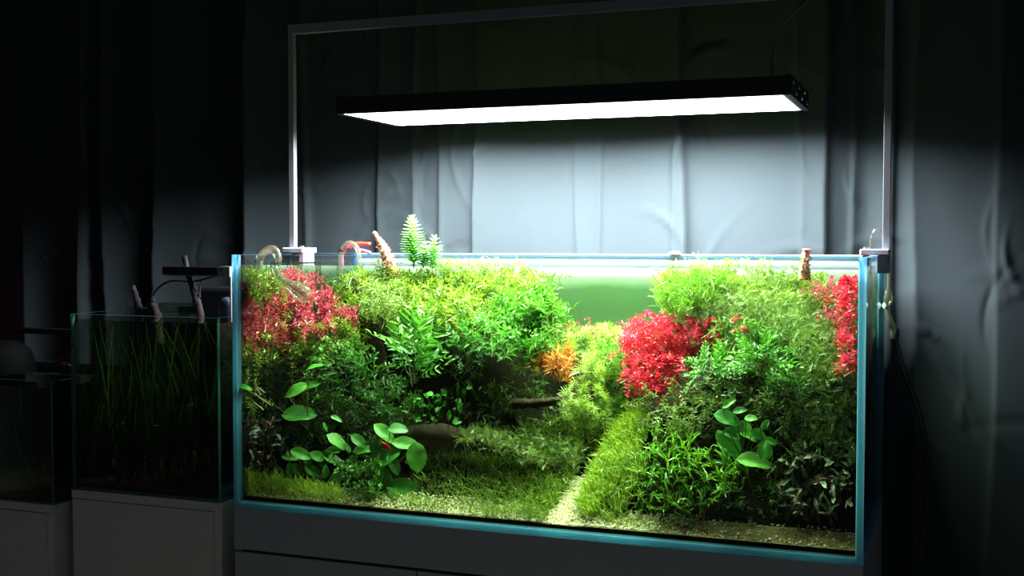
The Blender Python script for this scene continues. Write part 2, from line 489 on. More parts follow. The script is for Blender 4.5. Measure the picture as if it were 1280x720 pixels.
def make_curtain():
    YC = .585
    nx, nz = 900, 220
    xs = np.linspace(-1.75, 1.95, nx); zs = np.linspace(ZF + .02, 1.75, nz)
    X, Z = np.meshgrid(xs, zs)
    Y = np.full_like(X, YC)
    Y += +.004 * noise2(X, Z, 3, 9, .5, 2) + .0025 * noise2(X, Z, 9, 22, 6, 2)
    px2x = lambda p: at(p, 250, YC)[0]
    x2p = np.interp(xs, [px2x(p) for p in range(-200, 1500, 20)], list(range(-200, 1500, 20)))[None]
    Y += .050 * (1 - sstep(x2p, 430, 600)) + .040 * np.exp(-((x2p - 1082) / 34) ** 2) + .018 * sstep(x2p, 1235, 1330)
    # hanging folds: pixel where the fold's edge shows, width (m), depth (m), steep side
    for p, w, dep, side in [(20, .10, .05, 1), (98, .07, .06, -1), (122, .05, .04, 1), (186, .09, .05, 1), (300, .10, .055, 1), (372, .04, .02, -1),
                            (468, .05, .022, 1), (514, .035, .022, -1), (547, .03, .02, 1), (600, .10, .035, 1), (725, .05, .012, 1), (748, .03, .012, -1),
                            (856, .07, .032, -1), (842, .025, .010, 1), (1000, .03, .01, 1), (1030, .06, .034, -1), (1062, .04, .02, 1), (1112, .06, .03, -1),
                            (1146, .05, .018, 1), (1244, .10, .010, 1)]:
        x0 = px2x(p) + .006 * np.sin(Z * 3 + p) + .0035 * np.sin(Z * 9 + p * 2)
        d = (X - x0) * side
        prof = np.where(d > 0, np.exp(-d / w * 1.6), np.exp(d / .006))
        Y -= .72 * dep * prof
    # creases
    r = np.random.default_rng(5)
    for k in range(150):
        cx, cz = r.uniform(-1.3, 1.6), r.uniform(.1, 1.1)
        an = r.choice([r.normal(.15, .25), r.normal(1.35, .3), r.normal(-.5, .3)]); ln = r.uniform(.03, .12); dp = r.uniform(.002, .007); wd = r.uniform(.004, .009)
        u = (X - cx) * math.cos(an) + (Z - cz) * math.sin(an); v = -(X - cx) * math.sin(an) + (Z - cz) * math.cos(an)
        v = v + .25 * u * u / ln
        Y -= dp * np.exp(-(u / ln) ** 2) * np.exp(-(v / wd) ** 2) * np.sign(r.uniform(-.3, 1))
    V = np.stack([X, Y, Z], -1).reshape(-1, 3)
    i = np.arange(nz - 1)[:, None] * nx; j = np.arange(nx - 1)[None]
    F = np.stack([i + j, i + j + 1, i + nx + j + 1, i + nx + j], -1).reshape(-1, 4)
    g = Geo(); g.add(V, [F])
    o = single('curtain', g, M['curtain'], 'grey cloth curtain hanging in creased folds behind the aquariums', 'curtain', smooth=True)
    s = o.modifiers.new('cloth_thickness', 'SOLIDIFY'); s.thickness = .002; s.offset = 1
    rail = Geo(); rail.tubes(np.array([[-1.8, YC + .02, 1.77], [2.0, YC + .02, 1.77]]), .014, 10, cap=True)
    single('curtain_rail', rail, M['black'], 'dark rail the grey curtain hangs from', 'curtain rail', base=(0, YC, 1.77))


make_curtain()


# ------------------------------------------------------------------ cabinets
def box_part(name, lo, hi, mat, parent, bevel=.001, **k):
    g = Geo(); g.box(lo, hi); return g.build(name, mat, parent, bevel=bevel, **k)


c = empty('aquarium_cabinet', (L / 2, W / 2, ZF), 'charcoal cabinet carrying the bright planted aquarium', 'cabinet')
box_part('carcass', (.006, .022, ZF), (L - .006, W, -.02), M['cab_gap'], c)
box_part('side_panel', (0, .004, ZF), (.018, W, 0 - .018), M['cab_dark'], c)
box_part('side_panel', (L - .018, .004, ZF), (L, W, -.018), M['cab_dark'], c)
box_part('top_panel', (0, .019, -.018), (L, W, 0), M['cab_dark'], c)
box_part('front_rail', (0, 0, -.083), (L, .018, -.001), M['cab_dark'], c)
for i in range(3):
    box_part('door', (.4 * i + .0015, 0, ZF + .06), (.4 * i + .3985, .018, -.0885), M['cab_dark'], c)
box_part('plinth', (.01, .03, ZF), (L - .01, .05, ZF + .055), M['cab_gap'], c)

X2a, X2b, Y2, D2, H2 = -.416, -.043, .02, .36, .373
c = empty('aquarium_cabinet', ((X2a + X2b) / 2, Y2 + D2 / 2, ZF), 'grey cabinet under the dark middle aquarium', 'cabinet')
box_part('top_board', (X2a - .002, Y2 - .002, -.018), (X2b + .002, Y2 + D2, 0), M['cab_grey'], c)
box_part('door', (X2a - .001, Y2 - .001, ZF + .05), (X2b - .019, Y2 + .016, -.0195), M['cab_grey'], c)
box_part('side_panel', (X2b - .018, Y2 - .001, ZF), (X2b + .001, Y2 + D2, -.018), M['cab_grey'], c)
box_part('side_panel', (X2a - .001, Y2 + .017, ZF), (X2a + .018, Y2 + D2, -.018), M['cab_grey'], c)
box_part('back_panel', (X2a + .018, Y2 + D2 - .012, ZF), (X2b - .018, Y2 + D2, -.018), M['cab_gap'], c)

X3a, X3b, Y3, D3, Z3, H3 = -.84, -.4375, -.012, .33, -.03, .262
c = empty('aquarium_cabinet', ((X3a + X3b) / 2, Y3 + D3 / 2, ZF), 'grey cabinet at the far left edge with a paler top edge', 'cabinet')
box_part('top_board', (X3a, Y3, Z3 - .018), (X3b, Y3 + D3, Z3), M['cab_grey'], c)
box_part('door', (X3a, Y3, ZF + .05), (X3b - .02, Y3 + .017, Z3 - .0195), M['cab_grey'], c)
box_part('side_panel', (X3b - .019, Y3, ZF), (X3b - .001, Y3 + D3, Z3 - .018), M['cab_grey'], c)
box_part('side_panel', (X3a + .001, Y3 + .018, ZF), (X3a + .019, Y3 + D3, Z3 - .018), M['cab_grey'], c)


# ------------------------------------------------------------------ aquariums
def pane(name, lo, hi, parent, edge='edge'):
    g = Geo(); g.box(lo, hi, 0, side_mi=1); return g.build(name, [M['glass'], M[edge]], parent)


def aquarium(x0, x1, y0, y1, z0, h, th, label, edge):
    a = empty('aquarium', ((x0 + x1) / 2, (y0 + y1) / 2, z0), label, 'aquarium')
    e = .0004
    pane('bottom_pane', (x0, y0, z0), (x1, y1, z0 + th), a, edge)
    pane('side_pane', (x0, y0, z0 + th + e), (x0 + th, y1, z0 + h), a, edge)
    pane('side_pane', (x1 - th, y0, z0 + th + e), (x1, y1, z0 + h), a, edge)
    pane('front_pane', (x0 + th + e, y0 + .0005, z0 + th + e), (x1 - th - e, y0 + th, z0 + h - .0003), a, edge)
    pane('back_pane', (x0 + th + e, y1 - th, z0 + th + e), (x1 - th - e, y1 - .0005, z0 + h - .0003), a, edge)
    return a


tank = aquarium(0, L, 0, W, 0, H, TH, 'large bright aquarium with green glass edges full of plants', 'edge')
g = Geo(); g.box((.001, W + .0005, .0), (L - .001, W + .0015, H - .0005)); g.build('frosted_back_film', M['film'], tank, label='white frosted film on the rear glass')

def water_box(g, lo, hi):
    g.box(lo, hi)
    g.mi = [np.array([1, 0, 1, 1, 1, 1])]        # the top is open water, the other faces lie against glass


g = Geo(); IN = (.0126, .0126, .0126); OUT = (L - .0126, W - .0126, WATER)
water_box(g, IN, OUT); single('aquarium_water', g, [M['water'], M['water_side']], 'clear greenish water filling the large planted aquarium', 'water', kind='stuff')

CLO = np.array([.0145, .0145, .0135]); CHI = np.array([L - .0145, W - .0145, 1.2])


def terrain(x, y):
    x = np.asarray(x, float); y = np.asarray(y, float)
    h = .0205 + .60 * np.clip(y - .016, 0, .2) + .25 * np.clip(y - .216, 0, 1)
    h = h + .13 * np.exp(-((x - .36) / .26) ** 2) * sstep(y, .16, .38)
    h = h + .10 * np.exp(-((x - .10) / .16) ** 2) * sstep(y, .10, .3)
    bank = sstep(x, .74, .92) * sstep(y, .05, .2)
    h = h + .07 * bank + .08 * sstep(x, .80, .98) * sstep(y, .15, .36)
    h = h - .004 * np.exp(-((x - .677) / .03) ** 2)
    h = h + .004 * np.sin(x * 60 + y * 31) * np.cos(y * 70) * sstep(y, .03, .1)
    return np.maximum(h, .019)


def make_substrate():
    nx, ny = 200, 90
    xs = np.linspace(.0135, L - .0135, nx); ys = np.linspace(.0135, W - .0135, ny)
    X, Y = np.meshgrid(xs, ys); Z = terrain(X, Y)
    V = np.stack([X, Y, Z], -1).reshape(-1, 3)
    i = np.arange(ny - 1)[:, None] * nx; j = np.arange(nx - 1)[None]
    F = np.stack([i + j, i + j + 1, i + nx + j + 1, i + nx + j], -1).reshape(-1, 4)
    cy = Y[:-1, :-1]; cx = X[:-1, :-1]
    path = (np.abs(cx - .677) < .022) & (cy < .13)
    sand = (cy < .05) | path
    g = Geo(); g.add(V, [F[sand.ravel()]], 1); g.add(V, [F[~sand.ravel()]], 0)
    # skirt against the glass, down to the bottom pane: dark soil
    for idx in (np.arange(nx), np.arange(ny) * nx, np.arange(ny) * nx + nx - 1, np.arange(nx) + (ny - 1) * nx):
        T = V[idx]; B = T.copy(); B[:, 2] = .0128
        k = len(idx); q = np.stack([np.arange(k - 1), np.arange(1, k), k + np.arange(1, k), k + np.arange(k - 1)], -1)
        g.add(np.concatenate([T, B]), [q], 0)
    single('substrate', g, [M['soil'], M['sand']], 'dark soil bed sloping up to the rear glass with sand in front', 'substrate', smooth=True, kind='stuff')
    # gravel grains
    r = np.random.default_rng(11); n = 12000
    x = r.uniform(.02, 1.18, n); y = .0165 + .04 * r.random(n) ** 1.6
    keep = r.random(n) < (.10 + .20 * (x < .85) + .70 * np.exp(-((x - .64) / .20) ** 2))
    x, y = x[keep], y[keep]
    yp = r.uniform(.03, .13, 1800); xp = .677 + r.normal(0, .010, 1800) + r.normal(0, .012, 1800) * (.13 - yp) / .1
    x = np.concatenate([x, xp]); y = np.concatenate([y, yp])
    s = r.uniform(.0012, .0034, len(x)); z = terrain(x, y) + s * .3
    T = (np.array([(1, 0, 0), (-1, 0, 0), (0, 1, 0), (0, -1, 0), (0, 0, .8), (0, 0, -.8)]) * .9,
         [np.array([(0, 2, 4), (2, 1, 4), (1, 3, 4), (3, 0, 4), (2, 0, 5), (1, 2, 5), (3, 1, 5), (0, 3, 5)])])
    D = nrm(r.normal(size=(len(x), 3))); N = nrm(r.normal(size=(len(x), 3)))
    g = Geo(); g.inst(T, np.stack([x, y, z], -1), D, N, s, s * r.uniform(.7, 1.3, len(x)), rnd=r.random(len(x)), age=r.random(len(x)), clip=(CLO, CHI))
    gm = leaf_mat('gravel_grain', ((185, 155, 100), (240, 218, 170)), ((248, 238, 205), (255, 254, 245)), trans=.0, gloss=.05)
    single('gravel', g, gm, 'pale yellow gravel strewn along the front glass and the grass path', 'gravel', kind='stuff')


make_substrate()

# ------------------------------------------------------------------ plant generators
KITE = (np.array([(0, 0, 0), (.5, .45, .10), (0, 1, -.12), (-.5, .45, .10)]), [np.array([(0, 1, 2), (0, 2, 3)])])
LANCE = (np.array([(0, 0, 0), (.42, .22, .06), (.5, .5, .05), (0, 1, -.18), (-.5, .5, .05), (-.42, .22, .06), (0, .5, -.02)]),
         [np.array([(0, 1, 2, 6), (0, 6, 4, 5)]), np.array([(6, 2, 3), (6, 3, 4)])])
ROUND = (np.array([(0, 0, 0), (.4, .2, .04), (.5, .55, .05), (.28, .88, .02), (0, 1, -.04), (-.28, .88, .02), (-.5, .55, .05), (-.4, .2, .04)]),
         [np.array([(0, 1, 2, 3), (0, 5, 6, 7)]), np.array([(0, 3, 4), (0, 4, 5)])])
BLADE = (np.array([(.5, 0, 0), (-.5, 0, 0), (.48, .4, .03), (-.48, .4, .03), (.34, .75, -.05), (-.34, .75, -.05), (0, 1, -.2)]),
         [np.array([(0, 1, 3, 2), (2, 3, 5, 4)]), np.array([(4, 5, 6)])])
NEEDLE = (np.array([(.5, 0, 0), (-.5, 0, 0), (0, 1, -.08)]), [np.array([(0, 1, 2)])])
def _sprig():
    V, F = [(.05, 0, 0), (-.05, 0, 0), (0, 1, -.18)], [(0, 1, 2)]
    for k in range(6):
        y = .15 + .13 * k; sd = 1 if k % 2 else -1; z = -.18 * y * y; b = len(V); q = .55 * (1 - .5 * y)
        V += [(0, y - .03, z), (0, y + .06, z), (sd * q, y + .22, z - .05 + .04 * (k % 3))]; F.append((b, b + 1, b + 2))
    return np.array(V), [np.array(F)]


SPRIG = _sprig()
SEED = [100]


def rng():
    SEED[0] += 1
    return np.random.default_rng(SEED[0])


def sample_poly(poly, n, r):
    p = np.asarray(poly, float); lo, hi = p.min(0), p.max(0); out = []
    x1, y1 = p[:, 0], p[:, 1]; x2, y2 = np.roll(x1, -1), np.roll(y1, -1)
    tot = 0
    while tot < n:
        q = r.uniform(lo, hi, (max(2 * n, 64), 2))
        c = ((y1[None] > q[:, 1:2]) != (y2[None] > q[:, 1:2])) & (q[:, 0:1] < (x2 - x1)[None] * (q[:, 1:2] - y1[None]) / (y2 - y1 + 1e-9)[None] + x1[None])
        q = q[c.sum(1) % 2 == 1]; out.append(q); tot += len(q)
    return np.concatenate(out)[:n]


def shell(poly, ys, n, r, jit=.02):
    """tips on a hillside: top of the outline at depth ys[0], bottom at ys[1]"""
    q = sample_poly(poly, n, r); p = np.asarray(poly, float)
    t = (q[:, 1] - p[:, 1].min()) / max(1e-6, np.ptp(p[:, 1]))
    Y = ys[0] + (ys[1] - ys[0]) * t + r.normal(0, jit, n)
    return at_in(q[:, 0], q[:, 1], np.clip(Y, .02, .47))


def clump(name, label, P, cat='plant', group=None):
    b = np.array([P[:, 0].mean(), P[:, 1].mean(), 0]); b[2] = terrain(b[0], b[1])
    return empty(name, b, label, cat, group)


def bush(name, label, mat, poly, ys, n, length=.06, lean=(0, -.25, 1), spread=.35, nodes=9, whorl=3, leaf=(.009, .0035), tmpl=KITE,
         alpha=(75, 35), stem='stem', stem_r=.0006, s0=.25, bend=.01, jit=.02, top=None, group=None, tips=None, leaf_jit=.3, clip=True, parent=None, age_pow=1.0):
    r = rng()
    T = shell(poly, ys, n, r, jit) if tips is None else np.asarray(tips, float)
    n = len(T)
    if clip:
        T = np.clip(T, CLO + .003, CHI - .003)
        T[:, 2] = np.minimum(T[:, 2], WATER - .001 if top is None else top)
    root = clump(name, label, T, group=group) if parent is None else parent
    G = nrm(np.array(lean) + r.normal(0, spread, (n, 3)))
    Ln = length * r.uniform(.7, 1.2, n)
    B = T - G * Ln[:, None]
    if clip: B[:, 2] = np.maximum(B[:, 2], terrain(B[:, 0], B[:, 1]) - .004)
    bd = r.normal(0, bend, (n, 3)); bd[:, 2] = np.abs(bd[:, 2]) * .6
    k = 6; s = np.linspace(0, 1, k)
    path = B[:, None] + (T - B)[:, None] * s[None, :, None] + bd[:, None] * (4 * s * (1 - s))[None, :, None]
    if clip: path = np.clip(path, CLO, CHI)
    gs = Geo(); gs.tubes(path, stem_r, 3, taper=.6, rnd=r.random(n), age=.5)
    gs.build('stems', M[stem], root, kind='stuff')
    # leaves
    sn = np.linspace(s0, 1, nodes)[None] + r.uniform(-.5, .5, (n, nodes)) * (1 - s0) / nodes * .6
    sn = np.clip(sn, 0, 1)
    P = B[:, None] + (T - B)[:, None] * sn[..., None] + bd[:, None] * (4 * sn * (1 - sn))[..., None]
    Td = nrm((T - B)[:, None] + bd[:, None] * (4 - 8 * sn)[..., None])
    ref = nrm(r.normal(size=(n, 1, 3)))
    A = nrm(np.cross(Td, ref)); Bn = np.cross(Td, A)
    ph = r.uniform(0, 6.28, (n, 1)) + np.arange(nodes)[None] * (math.pi / 2 if whorl == 2 else math.pi / whorl)
    ang = ph[..., None] + np.arange(whorl)[None, None] * 2 * math.pi / whorl + r.normal(0, .2, (n, nodes, whorl))
    rad = np.cos(ang)[..., None] * A[:, :, None] + np.sin(ang)[..., None] * Bn[:, :, None]
    al = np.radians(alpha[0] + (alpha[1] - alpha[0]) * np.clip((sn - .6) / .4, 0, 1))[..., None] + r.normal(0, .2, (n, nodes, whorl))
    D = Td[:, :, None] * np.cos(al)[..., None] + rad * np.sin(al)[..., None]
    N = Td[:, :, None] * np.sin(al)[..., None] - rad * np.cos(al)[..., None] + r.normal(0, .15, D.shape)
    sz = (1 - .45 * np.clip((sn - .75) / .25, 0, 1))[..., None] * r.uniform(1 - leaf_jit, 1 + leaf_jit, (n, nodes, whorl))
    PP = np.broadcast_to(P[:, :, None], D.shape)
    rn = np.clip(r.random((n, 1, 1)) * .5 + r.random((n, nodes, whorl)) * .5, 0, 1)
    ag = np.broadcast_to(sn[..., None] ** age_pow, rn.shape) + r.normal(0, .12, rn.shape)
    gl = Geo()
    gl.inst(tmpl, PP.reshape(-1, 3), D.reshape(-1, 3), N.reshape(-1, 3), leaf[0] * sz.ravel(), leaf[1] * sz.ravel(),
            rnd=rn.ravel(), age=np.clip(ag, 0, 1).ravel(), clip=(CLO, CHI) if clip else None)
    gl.build('foliage', M[mat], root, kind='stuff')
    return root


def tuft(name, label, mat, poly, ys, n, leaf=(.006, .0012), bias=(0, -.5, .6), spread=.7, jit=.015, tmpl=NEEDLE, per=8, rad=.006, parent=None, cat='moss', group=None):
    """moss: small random sprigs over a surface"""
    r = rng()
    if tmpl is NEEDLE: per = 4
    T = shell(poly, ys, n, r, jit * 1.5); T[:, 2] = np.minimum(T[:, 2], WATER - .004)
    root = clump(name, label, T, cat, group) if parent is None else parent
    P = np.repeat(T, per, 0) + r.normal(0, rad, (n * per, 3))
    D = nrm(np.repeat(nrm(np.array(bias) + r.normal(0, spread * .6, (n, 3))), per, 0) + r.normal(0, spread, (n * per, 3)))
    N = nrm(r.normal(size=D.shape) + np.array([0, -.3, .8]))
    m = len(P)
    lw = (leaf[0], leaf[1])
    if tmpl is NEEDLE: tmpl, lw = SPRIG, (leaf[0] * 1.9, leaf[0] * 1.0)
    g = Geo(); g.inst(tmpl, P, D, N, lw[0] * r.uniform(.6, 1.4, m), lw[1] * r.uniform(.7, 1.3, m),
                      rnd=np.clip(np.repeat(r.random(n), per) * .6 + r.random(m) * .4, 0, 1), age=r.random(m), clip=(CLO, CHI))
    g.build('moss_sprigs' if cat == 'moss' else 'foliage', M[mat], root, kind='stuff')
    return root


def place(parent, me, P, D, N, sc, name):
    """a child object sharing mesh me (local x across, y along, z normal)"""
    o = bpy.data.objects.new(name, me); COL.objects.link(o); o.parent = parent
    D = nrm(D); S = nrm(np.cross(D, N)); N2 = np.cross(S, D)
    if np.isscalar(sc): sc = (sc, sc, sc)
    R = Matrix(((S[0] * sc[0], D[0] * sc[1], N2[0] * sc[2], 0), (S[1] * sc[0], D[1] * sc[1], N2[1] * sc[2], 0), (S[2] * sc[0], D[2] * sc[1], N2[2] * sc[2], 0), (0, 0, 0, 1)))
    o.matrix_basis = Matrix.Translation(Vector(P) - parent.location) @ R
    return o


def broad_leaf_mesh(name, mat, width=.62, curl=.18, fold=.10, wave=.02, heart=.06, rnd=.5, age=.5, nu=6, nv=9, tipsharp=.8):
    v = np.linspace(0, 1, nv); u = np.linspace(-1, 1, nu + 1)
    prof = width / 2 * np.sin(math.pi * np.clip(v, 0, 1) ** tipsharp) ** .62
    prof[0] = .012; prof[-1] = .004
    U, Vv = np.meshgrid(u, v)
    X = U * prof[:, None]
    Yy = Vv - heart * np.abs(U) * (1 - Vv) ** 3 * 3
    Z = fold * np.abs(U) * prof[:, None] * 2 - curl * Vv ** 2 + wave * np.sin(Vv * 11 + U * 2) * np.abs(U)
    P = np.stack([X, Yy, Z], -1).reshape(-1, 3); k = nu + 1
    i = np.arange(nv - 1)[:, None] * k; j = np.arange(nu)[None]
    g = Geo(); g.add(P, [np.stack([i + j, i + j + 1, i + k + j + 1, i + k + j], -1).reshape(-1, 4)], rnd=rnd, age=age)
    return g.mesh(name, M[mat], smooth=True)


def frond_mesh(name, mat, pairs=9, seed=0, droop=.25, width=.28, rise=.15):
    """lobed fern frond, unit length along y"""
    r = np.random.default_rng(seed); g = Geo()
    cv = lambda t: np.stack([.09 * np.sin(t * 3 + seed), t, rise * t - (droop + rise) * t ** 2], -1)
    t = np.linspace(0, 1, 8)
    g.tubes(cv(t), .008, 4, taper=.4, rnd=.3, age=.3)
    tt = np.repeat(np.linspace(.18, .97, pairs), 2) + r.normal(0, .008, 2 * pairs); sd = np.tile([-1, 1], pairs)
    P = cv(tt); ln = width * np.sin(np.clip(tt * 1.02, 0, 1) * math.pi) ** .55 * r.uniform(.55, 1.2, len(tt)) + .04
    D = np.stack([sd * .85, r.normal(.7, .18, len(tt)), r.normal(.0, .3, len(tt))], -1)
    N = np.stack([-sd * .2 + r.normal(0, .4, len(tt)), r.normal(0, .4, len(tt)), np.ones(len(tt))], -1)
    g.inst(LANCE, P, D, N, ln, ln * r.uniform(.26, .4, len(tt)), rnd=np.clip(r.random(len(tt)), 0, 1), age=tt * .8)
    g.inst(LANCE, cv(np.array([.93])), np.array([[0, 1, -.3]]), np.array([[0, .2, 1]]), .16, .06, rnd=.7, age=1.)
    return g.mesh(name, M[mat])


def trident_mesh(name, mat, seed):
    r = np.random.default_rng(seed); g = Geo()
    one = lambda P, D, Ln, Wd: g.inst(LANCE, np.array([P]), np.array([D]), np.array([[0, .15, 1.]]), Ln, Wd, rnd=r.random(), age=r.uniform(.3, 1))
    one((0, 0, 0), (r.normal(0, .1), 1, .1), 1., .17)
    for k, sd in enumerate((-1, 1, -1)[:r.integers(1, 4)]):
        y = r.uniform(.35, .65)
        one((0, y, y * .05), (sd * r.uniform(.5, .9), .8, r.normal(0, .1)), r.uniform(.3, .5), .10)
    return g.mesh(name, M[mat])


TOCAM = lambda P: nrm(CAM - np.asarray(P))


def broad_plant(name, label, leaves, Y, mats, group=None, stem=True, root_px=None, seed=0, elev=.55):
    """leaves: (px, py, length_px, angle of tip in the picture (deg, 0 = right, 90 = up))"""
    r = np.random.default_rng(seed)
    cs = np.array([at_in(l[0], l[1], Y + r.normal(0, .012)) for l in leaves])
    root = clump(name, label, cs, group=group)
    hub = np.array([cs[:, 0].mean(), cs[:, 1].mean() + .02, cs[:, 2].min() - .005]) if root_px is None else at_in(*root_px, Y + .02)
    g = Geo()
    for l, P in zip(leaves, cs):
        d = float((P - CAM) @ CF); ln = l[2] / FPX * d * 1.22
        a = math.radians(l[3]); 
        D = nrm(CR * math.cos(a) + CU * math.sin(a) - CF * r.uniform(-.1, .35) )
        N = nrm(TOCAM(P) * (1 - elev) + np.array([0, 0, 1]) * elev + r.normal(0, .18, 3))
        B = P - D * ln * .5
        me = mats[r.integers(len(mats))]
        place(root, me, B, D, N, (ln * r.uniform(.9, 1.1), ln, ln), 'leaf')
        g.tubes(spline([hub + r.normal(0, .004, 3), (hub + B) / 2 + np.array([0, 0, .004]), B], 7), .0009, 5, taper=.8, rnd=r.random(), age=.3)
    if stem: g.build('leaf_stalks', M['stem'], root)
    return root


def fern_plant(name, label, mats, base_px, Y, tips, seed=0, group=None, wid=1.0, nm='frond'):
    r = np.random.default_rng(seed); b = at_in(*base_px, Y)
    T = np.array([at_in(t[0], t[1], Y + r.uniform(-.05, .03)) for t in tips])
    root = empty(name, (b[0], b[1], b[2]), label, 'plant', group)
    g = Geo()
    for t, P in zip(tips, T):
        S = b + r.normal(0, .008, 3); st = S + (P - S) * (t[2] if len(t) > 2 else .15)
        D = P - st; ln = np.linalg.norm(D)
        N = nrm(TOCAM(P) * .55 + np.array([0, 0, .75]) + r.normal(0, .2, 3))
        place(root, mats[r.integers(len(mats))], st, D + np.array([0, 0, .25 * ln]), N, (ln * wid, ln, ln), nm)
        g.tubes(spline([S, (S + st) / 2, st + D * .02], 5), .0008, 5, rnd=.3, age=.2)
    g.lathe([(.0035, -.012), (.004, 0), (.002, .006)], b, seg=6)
    g.build('rhizome', M['stem'], root)
    return root


def carpet(name, label, mat, poly, ys, n, leaf=(.028, .0016), lean=(0, -.25, 1), spread=.45, tmpl=BLADE, jit=.008, cat='grass', ground=None):
    r = rng()
    T = shell(poly, ys, n, r, jit)
    if ground is not None: T[:, 2] = terrain(T[:, 0], T[:, 1]) + r.uniform(0, ground, n)
    D = nrm(np.array(lean) + r.normal(0, spread, (n, 3))); N = nrm(r.normal(size=(n, 3)) + np.array([0, -.6, .5]))
    Ln = leaf[0] * r.uniform(.5, 1.2, n)
    g = Geo(); g.inst(tmpl, T, D, N, Ln, leaf[1] * r.uniform(.7, 1.2, n), rnd=r.random(n), age=r.random(n), clip=(CLO, CHI))
    return single(name, g, M[mat], label, cat, kind='stuff')


#PLANTS
# ------------------------------------------------------------------ lamp and its stand
LX0, LX1, LY0, LY1, LZ = .150, 1.058, .150, .412, .785
lamp = empty('hanging_aquarium_lamp', ((LX0 + LX1) / 2, (LY0 + LY1) / 2, LZ), 'long black lamp hanging over the bright aquarium', 'lamp')
g = Geo(); t = .006
g.box((LX0 + .012, LY0, LZ + .006), (LX1 - .012, LY1, LZ + .034))
g.box((LX0 + .012, LY0, LZ), (LX1 - .012, LY0 + .004, LZ + .006)); g.box((LX0 + .012, LY1 - .004, LZ), (LX1 - .012, LY1, LZ + .006))
g.build('housing', M['black'], lamp)
g = Geo(); g.box((LX0 + .016, LY0 + .006, LZ + .0035), (LX1 - .016, LY1 - .006, LZ + .0056))
g.build('light_panel', emit_mat('led_panel', (.90, .96, 1.0), 4.0), lamp, label='glowing white underside')
ld = bpy.data.lights.new('led_array', 'AREA'); ld.shape = 'RECTANGLE'; ld.size = LX1 - LX0 - .036; ld.size_y = LY1 - LY0 - .018
ld.energy = LAMP_WATTS; ld.color = (.90, .96, 1.0); ld.spread = math.radians(165)
lo = bpy.data.objects.new('led_array', ld); COL.objects.link(lo); lo.parent = lamp; lo.location = (0, 0, .003)
g = Geo()
for y0, y1, x0, x1 in ((LY0 + .0042, LY0 + .0062, LX0 + .012, LX1 - .012), (LY1 - .0062, LY1 - .0042, LX0 + .012, LX1 - .012)):
    g.box((x0, y0, LZ), (x1, y1, LZ + .005))
g.box((LX0 + .0125, LY0 + .006, LZ), (LX0 + .0155, LY1 - .006, LZ + .005)); g.box((LX1 - .0155, LY0 + .006, LZ), (LX1 - .0125, LY1 - .006, LZ + .005))
g.build('reflector_lip', M['white_plastic'], lamp)
for x0, x1 in ((LX0, LX0 + .0118), (LX1 - .0118, LX1)):
    e = box_part('end_cap', (x0, LY0 - .001, LZ - .001), (x1, LY1 + .001, LZ + .036), M['black'], lamp, .002)
    for k in range(6):
        q = Geo(); y = LY0 + .03 + k * (LY1 - LY0 - .06) / 5
        sx = x0 if x0 < .5 else x1; d = -1 if x0 < .5 else 1
        q.lathe([(0, .0012), (.003, .0012), (.0036, 0)], (sx, y, LZ + (.010 if k % 2 else .026)), (d, 0, 0), 10)
        q.build('screw', M['lens'], e)
for x in (LX0 + .02, LX1 - .02):
    q = Geo(); q.lathe([(.007, 0), (.007, .006), (.004, .009), (.0, .009)], (x, .25, LZ + .034), seg=12); q.build('wire_anchor', M['black'], lamp)
    q = Geo(); q.tubes(np.array([[x, .25, LZ + .04], [x, .25, .972]]), .0009, 5); q.build('suspension_wire', M['wire'], lamp)
q = Geo(); q.tubes(spline([(LX1 - .045, .24, LZ + .034), (LX1 - .047, .24, LZ + .09), (LX1 - .03, .24, LZ + .135), (LX1 + .01, .245, LZ + .175), (LX1 + .02, .25, .978)], 24), .0022, 6)
q.build('power_cable', M['cable'], lamp)

PXL, PXR, PY, PZ = -.0125, L + .0155, .25, .972
st = empty('lamp_stand', (L / 2, PY, H), 'pale metal gantry clamped to both tank sides holding the lamp', 'lamp stand')
for x in (PXL, PXR):
    box_part('post', (x - .0065, PY - .0065, H - .02), (x + .0065, PY + .0065, PZ + .02), M['white_metal'], st, .001)
box_part('crossbar', (PXL + .0065, PY - .0065, PZ), (PXR - .0065, PY + .0065, PZ + .02), M['white_metal'], st, .001)
for x, d in ((0, 1), (L, -1)):
    xo = x - d * .022; xi = x + d * .028
    k = box_part('clamp', (min(xo, xi), PY - .03, H + .002), (max(xo, xi), PY + .03, H + .013), M['white_plastic'], st, .002)
    g = Geo(); a, b = sorted((x - d * .022, x - d * .002)); g.box((a, PY - .03, H - .03), (b, PY + .03, H + .0015)); g.build('outer_jaw', M['dark_clamp'], k, bevel=.001)
    g = Geo(); a, b = sorted((x + d * .0145, x + d * .026)); g.box((a, PY - .022, H - .018), (b, PY + .022, H + .0015)); g.build('inner_jaw', M['white_plastic'], k, bevel=.001)
    g = Geo(); g.lathe([(.0, .004), (.005, .004), (.005, 0)], (x + d * .018, PY - .015, H + .013), seg=10); g.build('screw', M['lens'], k)

# ------------------------------------------------------------------ glassware and rim things
def pipe(name, label, path, r, cat='pipe', extra=None, mat='tube'):
    p = np.asarray(path)
    root = empty(name, p[-1], label, cat)
    g = Geo(); g.tubes(p, r, 14); g.build('tube', M[mat], root, smooth=True)
    return root

